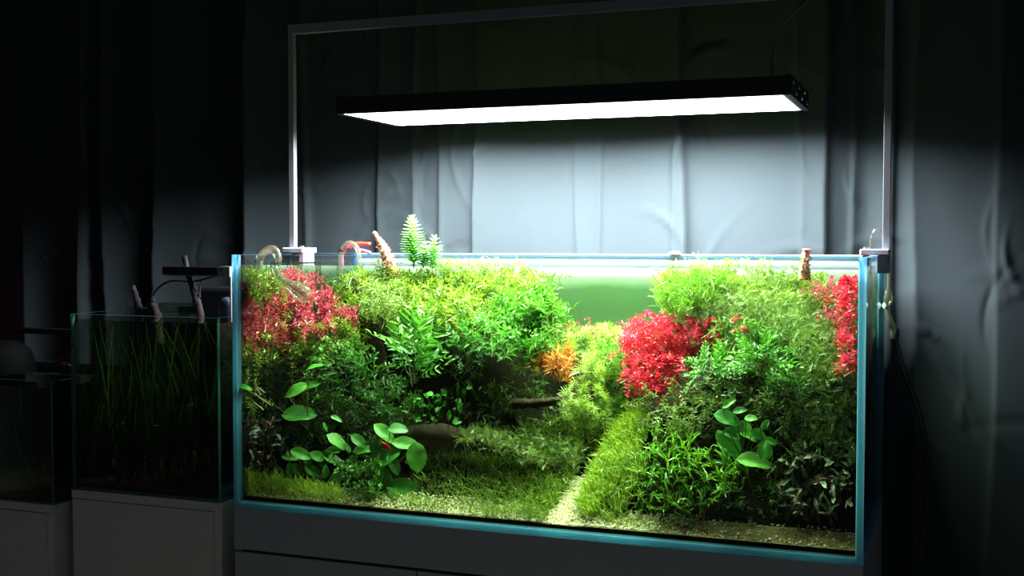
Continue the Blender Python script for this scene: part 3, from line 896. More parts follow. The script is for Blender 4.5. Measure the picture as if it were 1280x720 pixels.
# outflow pipe with a flared mouth: arch over the rim, then down into the water
Yp = .05
a = lambda x, y, Y=Yp: at_in(x, y, Y)
path = spline([a(324, 340, .055), a(324, 325, .055), a(331, 314, .052), a(342, 312, .05), a(347, 322, .048), a(343, 334, .046), a(349, 346, .036), a(358, 354, .030)], 40)
root = pipe('glass_outflow_pipe', 'clear glass outflow pipe with a flared mouth at the left rim', path, .0085)
g = Geo(); ax = nrm(a(395, 377, .026) - a(356, 352, .030)); ln = .062
prof = [(.0085, 0), (.0095, .008), (.0135, .018), (.0165, .030), (.0175, .042), (.0165, .052), (.0158, .056)]
g.lathe(prof, a(357, 353, .030), ax, 24); g.build('flared_mouth', M['tube'], root, smooth=True)

path = spline([a(425, 345, .36), a(425, 322, .36), a(429, 309, .36), a(438, 304, .36), a(446, 310, .36), a(449, 322, .36), a(449, 336, .36)], 40)
root = pipe('glass_inflow_pipe', 'clear glass arch pipe over the rim beside the red handle', path, .0065)
g = Geo(); g.tubes(spline([a(428, 330, .37), a(428, 320, .37), a(432, 312, .37), a(438, 309, .37)], 20), .0035, 8)
g.tubes(spline([a(447, 312, .37), a(455, 313.5, .37), a(463, 316, .37)], 10), .0035, 8, cap=True)
rt = empty('looped_handle', a(440, 309, .37), 'red and pink looped handle behind the glass arch pipe', 'tool')
g.build('pink_arm', M['pink_plastic'], rt, smooth=True)
g = Geo(); g.tubes(spline([a(434, 309, .375), a(440, 305.5, .375), a(450, 304.5, .375), a(463, 305, .375)], 16), .0042, 10, cap=True); g.build('red_arm', M['red_plastic'], rt, smooth=True)

def wood(name, label, pts, rad, mat, seed=0, moss=None, cat='driftwood', n=26, sides=9):
    r = np.random.default_rng(seed); p = spline(pts, n); R = np.interp(np.linspace(0, 1, n), np.linspace(0, 1, len(rad)), rad)
    g = Geo(); g.tubes(p, R, sides, cap=True)
    V = g.v[0].reshape(n, sides, 3); c = p[:, None]
    V[:] = c + (V - c) * (1 + .22 * np.sin(np.arange(sides) * 2.1 + seed)[None, :, None] + r.normal(0, .16, (n, sides, 1)))
    base = np.asarray(p[0])
    root = empty(name, base, label, cat)
    g.build('wood', M[mat], root, smooth=True)
    if moss:
        m, cnt, lo, hi = moss
        i = r.integers(int(lo * n), max(int(hi * n), int(lo * n) + 1), cnt); j = r.integers(0, sides, cnt)
        P = V[i, j]; N = nrm(P - p[i]); q = Geo()
        q.inst(KITE, P, nrm(N + r.normal(0, .6, N.shape)), r.normal(size=N.shape), r.uniform(.003, .006, cnt), r.uniform(.0015, .003, cnt), rnd=r.random(cnt), age=r.random(cnt))
        q.build('moss', M[m], root, kind='stuff')
    return root

mo = leaf_mat('dry_pink_moss', ((130, 120, 50), (190, 130, 90)), ((190, 120, 90), (225, 170, 140)))
M['dry_moss'] = mo
wood('driftwood_stump', 'pinkish mossy driftwood stump leaning out of the water', [a(492, 345, .30), a(486, 326, .30), a(478, 308, .30), a(467, 290, .30)], [.012, .011, .008, .004], 'wood_pale', 3, ('dry_moss', 500, 0, .75))
wood('driftwood_tip', 'short mossy driftwood tip above the water near the right clamp', [a(1004, 350, .25), a(1005, 333, .25), a(1007, 322, .25), a(1008, 311, .25)], [.011, .0085, .006, .007], 'wood_pale', 5, ('moss_light', 220, 0, .72))
g = Geo(); p = at(843, 318, W - .006)
g.box(p + (-.012, -.010, 0), p + (.012, .012, .004)); g.box(p + (-.004, -.008, .004), p + (.008, .008, .007))
single('rim_clip', g, M['white_plastic'], 'small white clip on the rear rim', 'clip', bevel=.001)

# right rear: hose, dropper and bulb behind the right pane
hx = L + .012
p = [at(1101, 330, .40), at(1103, 350, .40), at(1108, 380, .42), at(1118, 420, .44), at(1132, 470, .46), at(1150, 520, .48), at(1160, 600, .49), at(1150, 700, .49)]
p = [np.array([max(q[0], hx), q[1], q[2]]) for q in p]
g = Geo(); g.tubes(spline(p, 40), .006, 10)
rt = empty('filter_hose', p[-1], 'clear hose hanging down behind the right glass pane', 'hose')
g.build('tube', M['hose'], rt, smooth=True)
g = Geo(); g.lathe([(.008, 0), (.0095, .005), (.0095, .016), (.008, .02)], p[3] - np.array([0, 0, .005]), seg=14); g.build('connector', M['dark_clamp'], rt, smooth=True)
b0 = at(1107, 378, .36); b0[0] = max(b0[0], L + .014)
rt = empty('glass_bubble_counter', b0, 'small clear glass bulb hanging outside the right pane', 'glassware')
g = Geo(); g.lathe([(.0025, .055), (.0025, .03), (.006, .02), (.0085, .01), (.0085, .004), (.005, -.004), (.0, -.006)], b0, seg=16); g.build('bulb', M['tube'], rt, smooth=True)
g = Geo(); g.tubes(spline([b0 + (0, 0, .055), b0 + (-.002, 0, .10), b0 + (-.016, .0, .135), b0 + (-.032, 0, .125), b0 + (-.033, 0, .05)], 24), .0022, 8); g.build('tube', M['tube'], rt, smooth=True)
d0 = at(1119, 416, .40); d1 = at(1110, 392, .40)
g = Geo(); g.lathe([(.0, 0), (.004, .002), (.0048, .03), (.0048, .045), (.002, .05)], d0, d1 - d0, 12)
rt = empty('glass_dropper', d0, 'clear glass dropper tilted against the hose', 'glassware'); g.build('tube', M['tube'], rt, smooth=True)
g = Geo(); g.lathe([(.003, .048), (.005, .052), (.005, .058), (.0, .062)], d0, d1 - d0, 12); g.build('cap', M['white_plastic'], rt, smooth=True)
# ------------------------------------------------------------------ plants of the large aquarium
# left end
bush('red_stem_plant', 'pinkish red fine-leaved stem plant in the top left corner', 'rotala_red',
     [(302, 356), (330, 342), (375, 338), (410, 345), (412, 395), (395, 415), (340, 425), (302, 420)], (.22, .12), 150, .065, nodes=10, whorl=3, leaf=(.011, .0045), stem='stem_red', spread=.45, age_pow=1.6)
bush('red_stem_sprig', 'small red sprig between the red corner plant and green mound', 'rotala_red',
     [(424, 378), (445, 378), (445, 405), (424, 405)], (.2, .18), 9, .04, nodes=8, whorl=3, leaf=(.010, .004), stem='stem_red', age_pow=1.2)
bush('green_stem_plant', 'green fine-leaved stems against the upper left pane', 'rotala_green',
     [(302, 336), (350, 336), (338, 362), (302, 372)], (.08, .06), 60, .05, nodes=9, whorl=3, leaf=(.010, .0022))
bush('olive_stem_plant', 'thin olive green stems under the red corner plant', 'rotala_green',
     [(302, 420), (400, 400), (440, 395), (450, 425), (390, 440), (345, 448), (302, 440)], (.16, .12), 110, .05, nodes=8, whorl=3, leaf=(.012, .0016), lean=(.2, -.3, .8), spread=.5)
bush('green_stem_plant', 'dark back stems between the red corner plant and the stump', 'moss_mid',
     [(405, 345), (440, 338), (450, 380), (440, 410), (410, 400)], (.36, .30), 70, .08, nodes=10, whorl=3, leaf=(.013, .0016), spread=.25)
# the big mound
bush('mound_stem_plant', 'big yellow green mound of fine stems reaching the surface', 'rotala_green',
     [(440, 338), (560, 336), (668, 338), (684, 362), (680, 385), (640, 392), (600, 400), (560, 400), (520, 385), (470, 392), (430, 380), (432, 350)], (.31, .21), 470, .085, nodes=10, whorl=3, leaf=(.0145, .0030), spread=.55, lean=(0, -.35, .8))
bush('surface_sprigs', 'tiny light green sprigs poking through the water over the mound', 'rotala_green',
     [(535, 322), (660, 327), (665, 334), (535, 334)], (.30, .30), 75, .03, nodes=6, whorl=3, leaf=(.007, .002), top=.51, spread=.25)
bush('surface_sprigs', 'tiny green sprigs poking through the water at the right hill', 'needle',
     [(903, 320), (912, 322), (960, 324), (995, 330), (995, 334), (903, 334)], (.32, .32), 40, .025, nodes=5, whorl=3, leaf=(.007, .002), top=.51, spread=.25)
def emersed():
    root = None
    for k, (bx, by, tx, ty, n) in enumerate([(517, 335, 515, 279, 17), (541, 335, 543, 302, 11), (529, 335, 531, 310, 8)]):
        B = at(bx, by, .29); T = at(tx, ty, .29)
        if root is None: root = empty('emersed_stem_plant', B, 'light green whorled shoots standing above the water', 'plant')
        r = rng(); g = Geo(); p = spline([B, (B + T) / 2 + (.002, 0, 0), T], 10); g.tubes(p, .0016, 6, taper=.6, rnd=.5, age=.7)
        g.build('stem', M['stem'], root); g = Geo()
        for i, s in enumerate(np.linspace(.12, 1.0, n)):
            P = B + (T - B) * s; w = 12; an = np.arange(w) * 2 * math.pi / w + i * .35
            al = math.radians(62 - 48 * max(0, (s - .75) / .25))
            D = np.stack([np.cos(an) * math.sin(al), np.sin(an) * math.sin(al), np.full(w, math.cos(al))], -1)
            N = np.stack([-np.cos(an) * math.cos(al), -np.sin(an) * math.cos(al), np.full(w, math.sin(al))], -1)
            sz = (.029 if k == 0 else .024) * (1 - .35 * max(0, (s - .6) / .4))
            g.inst(LANCE, np.repeat(P[None], w, 0), D, N, sz * r.uniform(.85, 1.1, w), sz * .24, rnd=r.random(w), age=s)
        g.build('whorled_leaves', M['emersed'], root)
emersed()

FR = [frond_mesh('fern_frond', 'fern', 6 + k, k, .25 + .12 * k, .27) for k in range(4)]
FRB = [frond_mesh('bright_fern_frond', 'wisteria', 6 + k, k + 7, .25 + .1 * k, .27) for k in range(4)]
fern_plant('lobed_fern', 'lobed bright green fern before the dark hollow', FRB + FR[:1], (517, 472), .14,
           [(519, 378, .3), (500, 392, .3), (482, 405), (552, 402), (535, 390, .3), (562, 425), (478, 430), (548, 440), (492, 445), (530, 420), (508, 415), (470, 455), (555, 460), (525, 450), (540, 410), (488, 470)], 1)
fern_plant('lobed_fern', 'darker lobed fern at the left of the dark hollow', FR, (455, 478), .13,
           [(430, 440), (448, 432), (470, 440), (482, 458), (425, 465), (440, 455), (490, 480), (462, 462), (412, 485), (470, 500), (435, 495), (450, 445), (478, 487), (420, 450), (400, 462)], 2)
fern_plant('lobed_fern', 'dark lobed fern under the mound right of the bright fern', FR, (585, 445), .17,
           [(565, 415), (585, 402), (610, 415), (572, 430), (615, 435), (560, 450), (600, 455), (630, 445), (590, 425), (575, 462)], 3)
bush('narrow_leaf_plant', 'fresh green narrow-leaved bush at the right end of the mound', 'wisteria',
     [(640, 356), (680, 345), (700, 375), (700, 420), (672, 445), (620, 425), (605, 400), (620, 370)], (.23, .16), 140, .06, nodes=8, whorl=2, leaf=(.021, .0042), tmpl=LANCE, spread=.5, alpha=(55, 25))
bush('small_leaf_plant', 'dark glossy small-leaved plant with pale glints under the mound', 'round',
     [(585, 395), (650, 388), (662, 425), (640, 445), (595, 440)], (.16, .14), 60, .04, nodes=6, whorl=2, leaf=(.010, .005), tmpl=LANCE, spread=.7, lean=(0, -.6, .4))
bush('small_leaf_plant', 'pale speckled small-leaved patch at the mound left of the fern', 'moss_light',
     [(455, 358), (495, 350), (510, 380), (480, 398), (455, 390)], (.17, .15), 70, .03, nodes=6, whorl=3, leaf=(.007, .0032), spread=.6)
bush('hanging_leaf_plant', 'dark thin-leaved tangle in the hollow under the mound', 'moss_mid',
     [(520, 400), (600, 440), (670, 450), (690, 480), (680, 500), (620, 500), (560, 480), (525, 470)], (.29, .26), 45, .05, nodes=6, whorl=2, leaf=(.013, .0028), tmpl=LANCE, spread=.9, lean=(0, -.4, -.2))
bush('small_leaf_plant', 'fresh green small-leaved bush left of the lobed ferns', 'round',
     [(392, 428), (440, 422), (465, 432), (452, 450), (420, 455), (390, 452)], (.15, .12), 120, .04, nodes=7, whorl=2, leaf=(.006, .0042), tmpl=KITE, spread=.5)
bush('small_leaf_plant', 'sparse tiny-leaved trailing plant among the left broad leaves', 'round',
     [(378, 455), (408, 455), (420, 490), (405, 505), (380, 490)], (.12, .09), 40, .04, nodes=6, whorl=2, leaf=(.005, .0035), tmpl=KITE, spread=.7)
bush('green_stem_plant', 'dark stems and ferny leaves behind the left broad leaves', 'moss_mid',
     [(302, 445), (350, 450), (400, 460), (440, 490), (430, 540), (380, 545), (340, 540), (302, 520)], (.2, .1), 90, .05, nodes=7, whorl=3, leaf=(.010, .002), spread=.6)
def whorl_stem(label, pts, Y, group=None):
    P = [at_in(x, y, Y) for x, y in pts]
    tips = []
    r = rng(); root = empty('whorled_stem_plant', P[-1], label, 'plant', group); g = Geo(); p = spline(P, 12); g.tubes(p, .001, 5, rnd=.4, age=.4); g.build('stem', M['stem'], root)
    g = Geo()
    for i, s in enumerate(np.linspace(0, 1, 9)):
        c = np.array([np.interp(s, np.linspace(0, 1, 12), p[:, q]) for q in range(3)]); w = 13; an = r.uniform(0, 6.28, w)
        el = r.normal(.45, .2, w)
        D = np.stack([np.cos(an), np.sin(an), el], -1); N = np.stack([-np.cos(an) * .4, -np.sin(an) * .4, np.ones(w)], -1)
        g.inst(BLADE, np.repeat(c[None], w, 0), D, N, r.uniform(.010, .018, w) * (1 - .3 * s), .0016, rnd=r.random(w), age=1 - s, clip=(CLO, CHI))
    g.build('whorled_leaves', M['limno_olive'], root, kind='stuff')
    g = Geo()
    for k in range(7):
        q0 = p[r.integers(6, 12)]; g.tubes(spline([q0, q0 + (r.normal(0, .008), -.004, -.012), q0 + (r.normal(0, .014), -.006, -r.uniform(.02, .035))], 6), .0005, 3)
    g.build('aerial_roots', M['root'], root)
whorl_stem('olive whorled stem with pale roots close to the left pane', [(319, 447), (320, 470), (318, 495)], .06)
whorl_stem('olive whorled stem with pale roots right of a twin stem', [(364, 449), (366, 472), (358, 498)], .09)

BL = [broad_leaf_mesh('broad_leaf', 'anubias', w, c, f, .03, .06, rn, ag) for w, c, f, rn, ag in ((.66, .15, .12, .3, .4), (.72, .25, .08, .7, .6), (.6, .1, .15, .5, .9), (.7, .3, .1, .15, .2), (.58, .2, .2, .9, .8))]
BLL = [broad_leaf_mesh('long_leaf', 'anubias', w, c, f, .02, .02, rn, ag) for w, c, f, rn, ag in ((.42, .15, .12, .4, .5), (.48, .25, .08, .8, .7))]
broad_plant('broadleaf_plant', 'broad long-leaved plant beside the left pane above the dark leaves',
            [(395, 457, 17, 20), (369, 487, 24, -155), (388, 481, 20, 15), (377, 517, 32, 5), (307, 484, 16, -10), (407, 534, 10, -60), (421, 523, 13, -20)], .05, BLL + BL[:2], seed=4, root_px=(385, 535), elev=.5)
broad_plant('broadleaf_plant', 'cluster of small heart leaves left of the fresh green bushlet',
            [(361, 571, 16, 170), (378, 568, 20, -20), (395, 569, 15, 150), (403, 575, 16, -110), (420, 575, 19, -15), (349, 596, 18, -70), (363, 586, 13, 100), (373, 589, 14, -60),
             (393, 590, 19, -30), (410, 596, 16, 160), (422, 596, 17, 50), (407, 588, 12, 90), (424, 552, 22, -30), (434, 560, 12, -40), (385, 577, 13, -70), (415, 562, 14, 170)], .06, BL, seed=5, root_px=(390, 605), elev=.4)
broad_plant('broadleaf_plant', 'cluster of large round leaves with red fish in the foreground',
            [(482, 543, 24, -40), (503, 554, 24, 170), (521, 574, 27, -85), (509, 613, 34, -8), (450, 552, 17, -35), (456, 562, 20, 10), (471, 556, 16, 60), (466, 577, 27, 65), (483, 572, 26, -150),
             (493, 582, 21, -60), (483, 603, 25, -80), (472, 601, 18, -110), (499, 535, 18, 5), (467, 625, 20, -100), (473, 630, 16, -60), (490, 560, 18, 80), (476, 588, 20, -30)], .055, BL, seed=6, root_px=(480, 600), elev=.38)
def leaf_patch(name, label, mats, poly, ys, n, size, seed, bias=(0, -.4, .5), wid=1, up=.6):
    r = np.random.default_rng(seed); T = shell(poly, ys, n, r, .012); root = clump(name, label, T); g = Geo()
    T[:, 2] = np.maximum(T[:, 2], terrain(T[:, 0], T[:, 1]) + .004)
    for P in T:
        D = nrm(np.array(bias) + r.normal(0, .75, 3)); N = nrm(np.array([0, -.35, up]) + r.normal(0, .35, 3)); ln = size * r.uniform(.7, 1.25)
        P = np.clip(P, CLO + .006, CHI - .006)
        if P[1] + D[1] * ln < CLO[1] + .001: D[1] = abs(D[1]) * .2
        if P[0] + D[0] * ln < CLO[0]: D[0] = abs(D[0])
        if P[0] + D[0] * ln > CHI[0]: D[0] = -abs(D[0])
        D = nrm(D)
        place(root, mats[r.integers(len(mats))], P, D, N, (ln * wid, ln, ln), 'leaf')
        h = np.array([P[0] + r.normal(0, .006), P[1] + .012, max(terrain(P[0], P[1]), P[2] - .03)])
        g.tubes(spline([h, (h + P) / 2 + (0, 0, .003), P], 5), .0007, 4, rnd=r.random(), age=.3)
    g.build('leaf_stalks', M['stem'], root)
    return root
BU = [broad_leaf_mesh('dark_leaf', 'buce', .3, .25, .15, .05, 0, rn, ag, 4, 8, .9) for rn, ag in ((.1, .1), (.9, .05), (.6, .2), (.4, .9), (1., .0))]
BUG = [broad_leaf_mesh('dark_leaf', 'buce_green', .26, .25, .15, .05, 0, rn, ag, 4, 8, .9) for rn, ag in ((.1, .1), (.9, .1), (.6, .3), (.4, .9), (.2, .5))]
leaf_patch('dark_leaf_plant', 'dark purple grey plant with metallic leaves at lower left pane', BU,
           [(302, 530), (330, 522), (352, 532), (362, 560), (350, 585), (318, 588), (302, 580)], (.07, .045), 70, .023, 8)
leaf_patch('dark_leaf_plant', 'dark olive and brown leaved plant at lower right pane', BUG,
           [(955, 580), (985, 565), (1030, 562), (1068, 575), (1068, 625), (1040, 650), (985, 640), (955, 615)], (.10, .035), 130, .028, 9, bias=(0, -.3, .3))
bush('small_leaf_plant', 'dense fresh green small-leaved bushlet between the two broad leaved clusters', 'round',
     [(434, 572), (455, 568), (470, 580), (478, 612), (468, 625), (440, 618), (430, 590)], (.07, .045), 110, .03, nodes=6, whorl=3, leaf=(.0055, .004), spread=.5, lean=(0, -.5, .8))
SM = [broad_leaf_mesh('small_leaf', 'anubias', .7, .2, .1, .02, .05, rn, ag, 4, 6) for rn, ag in ((.2, .3), (.8, .6), (.5, .9), (1., .4))]
leaf_patch('small_broadleaf_plant', 'cluster of small rounded leaves above the mossy log', SM, [(512, 498), (550, 490), (578, 500), (586, 520), (572, 532), (535, 528), (505, 520)], (.17, .13), 60, .014, 10, up=.9)
leaf_patch('small_broadleaf_plant', 'few bright small leaves alone in the dark hollow', SM, [(568, 480), (600, 480), (600, 492), (568, 492)], (.18, .18), 7, .012, 11, up=.9)
# wood and moss in the middle
lp = lambda x, y, Y: at_in(x, y, Y)
wood('driftwood_log', 'dark brown driftwood log lying under the mossy middle', [lp(498, 543, .135), lp(540, 540, .13), lp(590, 548, .125), lp(640, 562, .12), lp(700, 585, .12)], [.012, .016, .014, .011, .006], 'wood', 7)
wood('driftwood_branch', 'dark driftwood branch crossing the hollow', [lp(640, 505, .24), lp(680, 503, .22), lp(715, 498, .21), lp(735, 490, .21)], [.010, .008, .007, .004], 'wood', 8)
wood('driftwood_piece', 'dark driftwood trunk rising inside the left mound', [lp(500, 520, .26), lp(470, 450, .27), lp(455, 390, .28), lp(442, 345, .29)], [.03, .025, .018, .010], 'wood', 9)
tuft('moss_patch', 'bright yellow green moss stripe along the log', 'moss_light', [(578, 538), (605, 534), (640, 548), (690, 572), (685, 584), (650, 575), (600, 556), (570, 552)], (.105, .095), 420, leaf=(.006, .0015), rad=.004)
tuft('moss_patch', 'dark moss hanging below the hollow', 'moss_mid', [(545, 490), (680, 480), (720, 520), (700, 560), (640, 548), (590, 532), (550, 525)], (.28, .20), 120, leaf=(.011, .0014), rad=.008, bias=(0, -.5, .1))
tuft('moss_patch', 'mid green moss tufts behind the end of the log', 'moss_light', [(640, 535), (690, 545), (730, 560), (725, 580), (690, 575), (650, 555)], (.15, .12), 170, leaf=(.009, .0014), rad=.007)
# carpets
carpet('grass_carpet', 'bright yellow green grass in the lower left corner', 'grass_lime', [(302, 590), (335, 596), (400, 605), (430, 615), (432, 634), (400, 634), (350, 627), (302, 620)], (.05, .022), 1500, (.022, .0014), spread=.6)
carpet('grass_carpet', 'mid green grassy slope in front of the log', 'grass', [(515, 575), (560, 570), (620, 575), (690, 585), (728, 565), (712, 600), (698, 622), (682, 648), (620, 652), (560, 645), (520, 638)], (.17, .019), 7500, (.026, .0015), spread=.65, lean=(.1, -.5, .7))
carpet('grass_carpet', 'shadowed grass slope between the log and the feathery plants', 'grass', [(600, 560), (700, 520), (790, 510), (800, 540), (740, 575), (690, 590), (620, 585)], (.26, .16), 2600, (.03, .0015), spread=.7, lean=(-.1, -.5, .6))
carpet('grass_carpet', 'bright grassy bank right of the gravel path', 'grass_bright', [(800, 505), (815, 530), (800, 570), (770, 610), (748, 640), (730, 645), (724, 628), (738, 598), (760, 550), (785, 520)], (.22, .035), 3800, (.026, .0014), spread=.5, lean=(-.3, -.5, .8))
carpet('grass_carpet', 'olive grass patch between the bank and the trident fern', 'grass', [(750, 580), (790, 560), (810, 580), (790, 625), (770, 655), (735, 650)], (.12, .035), 1300, (.024, .0016), spread=.7)
carpet('grass_carpet', 'thin grass tufts along the front glass under the trident fern', 'grass', [(740, 645), (790, 650), (850, 665), (840, 672), (790, 668), (745, 658)], (.04, .025), 260, (.022, .0014), spread=.6)
carpet('grass_carpet', 'fringe of grass under the large round leaves', 'grass', [(430, 618), (520, 622), (560, 640), (550, 646), (500, 642), (430, 632)], (.05, .018), 800, (.02, .0014), spread=.7)

# the middle gap
bush('feathery_stem_plant', 'pale yellow green feathery plant in the middle foreground', 'limno',
     [(728, 440), (748, 432), (762, 450), (765, 500), (745, 530), (715, 525), (700, 500), (715, 465)], (.24, .17), 34, .05, nodes=8, whorl=11, leaf=(.0135, .0013), tmpl=BLADE, spread=.4, alpha=(80, 30))
bush('feathery_stem_plant', 'soft green feathery plants at the back of the gap', 'limno',
     [(686, 398), (715, 396), (745, 402), (790, 410), (785, 450), (760, 455), (735, 430), (700, 428), (684, 415)], (.36, .28), 70, .06, nodes=8, whorl=10, leaf=(.012, .0013), tmpl=BLADE, spread=.35)
bush('feathery_stem_plant', 'greener feathery plants under the scarlet bush', 'needle',
     [(762, 450), (790, 470), (800, 500), (790, 525), (760, 530), (750, 500)], (.25, .2), 60, .05, nodes=8, whorl=9, leaf=(.013, .0013), tmpl=BLADE, spread=.5)
bush('feathery_stem_plant', 'single round yellow green whorl low in the gap', 'limno', None, None, 2, .03, tips=[at_in(723, 500, .165), at_in(726, 508, .16)], nodes=6, whorl=16, leaf=(.019, .0015), tmpl=BLADE, spread=.2, lean=(-.1, -.8, .5), alpha=(85, 40), bend=.001)
bush('small_leaf_plant', 'mid green small-leaved stems beside the scarlet bush', 'wisteria',
     [(748, 425), (775, 430), (778, 465), (765, 475), (750, 455)], (.27, .25), 50, .05, nodes=8, whorl=2, leaf=(.010, .0035), spread=.4)
bush('orange_plant', 'orange narrow-leaved plant at the edge of the dark hollow', 'orange',
     [(676, 446), (695, 436), (720, 446), (714, 462), (690, 470)], (.17, .15), 20, .03, nodes=6, whorl=5, leaf=(.022, .0042), tmpl=LANCE, spread=.55, lean=(0, -.6, .6), alpha=(75, 35))
bush('red_stem_sprig', 'thin pinkish sprigs over the feathery plants in the gap', 'rotala_red', [(708, 396), (745, 398), (745, 412), (708, 410)], (.33, .33), 7, .03, nodes=7, whorl=2, leaf=(.007, .002), stem='stem_red')
# the right hill
bush('scarlet_stem_plant', 'large scarlet and pink bush on the left flank of right hill', 'rotala_bright',
     [(774, 422), (800, 396), (828, 386), (850, 398), (885, 402), (890, 425), (862, 446), (832, 486), (806, 492), (778, 465)], (.27, .19), 330, .05, nodes=8, whorl=3, leaf=(.0085, .0042), stem='stem_red', spread=.55, lean=(-.1, -.4, .8), age_pow=.7)
bush('red_stem_sprig', 'small red shoot touching the water surface above the gap', 'rotala_bright', [(806, 339), (840, 340), (836, 350), (822, 352)], (.3, .3), 8, .025, nodes=6, whorl=2, leaf=(.009, .0025), stem='stem_red', lean=(-.6, -.2, .4))
bush('red_stem_sprig', 'thin red sprigs left of the scarlet bush', 'rotala_red', [(765, 402), (782, 400), (786, 420), (770, 425)], (.3, .3), 7, .035, nodes=7, whorl=2, leaf=(.007, .0025), stem='stem_red')
bush('red_stem_sprig', 'few red leaves inside the green right hill', 'rotala_bright', [(922, 393), (932, 393), (934, 412), (922, 412)], (.2, .2), 4, .02, nodes=5, whorl=2, leaf=(.009, .006), stem='stem_red')
bush('red_stem_sprig', 'red leaves right beside the scarlet bush', 'rotala_bright', [(885, 396), (900, 398), (898, 420), (884, 420)], (.22, .22), 9, .03, nodes=6, whorl=3, leaf=(.009, .0045), stem='stem_red')
tuft('needle_plant', 'dense bright needle-leaved cushion at the top of right hill', 'needle', [(824, 356), (845, 340), (890, 338), (910, 345), (905, 372), (880, 388), (850, 394), (826, 384)], (.30, .24), 420, leaf=(.024, .0013), bias=(-.2, -.45, .7), spread=.45, tmpl=BLADE, rad=.006, cat='plant')
bush('mound_stem_plant', 'light green fine-leaved stems along the top right surface', 'rotala_green',
     [(895, 338), (1000, 338), (1045, 345), (1040, 372), (990, 372), (930, 366), (900, 360)], (.33, .29), 200, .05, nodes=9, whorl=3, leaf=(.009, .0022), spread=.5)
tuft('moss_patch', 'pale olive moss draped over the top of right hill', 'moss_light', [(860, 375), (910, 358), (960, 365), (1030, 372), (1040, 410), (1000, 430), (945, 410), (900, 395)], (.28, .2), 620, leaf=(.008, .0014), rad=.008)
rr = np.random.default_rng(77)
ft = lambda cx, cy, rx, ry, n: [(cx + rx * math.cos(t) * k, cy - ry * math.sin(t) * k) for t, k in zip(rr.uniform(-.5, 3.6, n), rr.uniform(.55, 1, n))]
fern_plant('lobed_fern', 'bright lobed fern right beside the scarlet bush', FRB, (890, 468), .16, ft(890, 468, 40, 48, 24), 21)
fern_plant('lobed_fern', 'fresh lobed fern in the middle of right hill', FRB, (952, 458), .15, ft(952, 458, 42, 55, 24), 22)
fern_plant('lobed_fern', 'dark lobed fern below the mossy right shoulder', FR, (985, 500), .15,
           [(1000, 460), (1018, 470), (965, 478), (985, 462), (1020, 488), (970, 500), (1005, 500), (950, 490), (1030, 478)], 23)
bush('small_leaf_plant', 'mixed green small-leaved shoots over the right hill flank', 'wisteria',
     [(885, 400), (950, 405), (1010, 420), (1045, 430), (1040, 470), (990, 480), (930, 470), (895, 450)], (.22, .17), 200, .04, nodes=6, whorl=2, leaf=(.012, .0032), tmpl=LANCE, spread=.7, lean=(0, -.5, .6))
bush('red_stem_plant', 'crimson stem plant in the top right corner', 'rotala_bright',
     [(1048, 346), (1071, 342), (1070, 395), (1062, 400), (1050, 372)], (.20, .14), 36, .05, nodes=9, whorl=3, leaf=(.009, .0042), stem='stem_red', spread=.3)
bush('red_stem_plant', 'crimson leaves half way down the right pane', 'rotala_bright',
     [(1052, 410), (1070, 405), (1070, 455), (1055, 455)], (.14, .10), 22, .045, nodes=8, whorl=3, leaf=(.009, .0045), stem='stem_red', spread=.35)
bush('red_stem_sprig', 'red sprigs just left of the crimson corner plant', 'rotala_red', [(1015, 350), (1042, 346), (1040, 370), (1018, 362)], (.24, .2), 14, .035, nodes=7, whorl=2, leaf=(.009, .0035), stem='stem_red')
bush('red_stem_sprig', 'brownish red sprigs at the right pane below the corner plant', 'rotala_red', [(1015, 380), (1066, 385), (1066, 412), (1030, 400)], (.2, .15), 20, .035, nodes=7, whorl=2, leaf=(.008, .003), stem='stem_red')
tuft('moss_patch', 'mid green moss at the right pane below the crimson leaves', 'moss_light', [(1000, 400), (1068, 400), (1068, 470), (1030, 480), (990, 440)], (.2, .13), 320, leaf=(.009, .0013), rad=.008)
tuft('moss_patch', 'dark moss curtain at the lower right pane', 'moss_mid', [(990, 470), (1068, 470), (1068, 580), (1000, 575), (980, 520)], (.16, .10), 280, leaf=(.011, .0013), rad=.009, bias=(0, -.4, .1))
bush('small_leaf_plant', 'greyish small-leaved tangle under the scarlet bush', 'moss_light',
     [(800, 495), (850, 482), (895, 490), (895, 520), (860, 545), (815, 545), (800, 525)], (.17, .125), 110, .035, nodes=6, whorl=2, leaf=(.009, .003), tmpl=LANCE, spread=.8, lean=(0, -.5, .4))
bush('small_leaf_plant', 'dark small-leaved shoots above the right broad leaves', 'moss_mid',
     [(880, 470), (985, 470), (990, 520), (960, 530), (930, 510), (890, 515)], (.16, .12), 100, .035, nodes=6, whorl=2, leaf=(.010, .0035), tmpl=LANCE, spread=.8, lean=(0, -.5, .4))
tuft('moss_patch', 'dark moss behind the right broad leaves', 'moss_mid', [(820, 540), (900, 520), (990, 530), (1000, 590), (900, 600), (830, 590)], (.18, .13), 200, leaf=(.011, .0013), rad=.009, bias=(0, -.4, .1))
broad_plant('broadleaf_plant', 'cluster of rounded leaves half way up the right hill',
            [(912, 522, 25, -10), (917, 540, 21, 170), (934, 536, 16, -50), (916, 558, 27, -60), (936, 546, 18, -25), (946, 577, 32, -5), (906, 571, 14, -90), (960, 563, 15, 80), (950, 543, 16, -20),
             (926, 512, 13, 20), (957, 530, 11, 60), (912, 503, 15, 40), (952, 560, 18, 88), (965, 552, 12, -20), (940, 522, 12, 10), (900, 545, 14, 110)], .065, BL, seed=12, root_px=(930, 575), elev=.42)
TR = [trident_mesh('trident_leaf', 'trident', k) for k in range(6)]
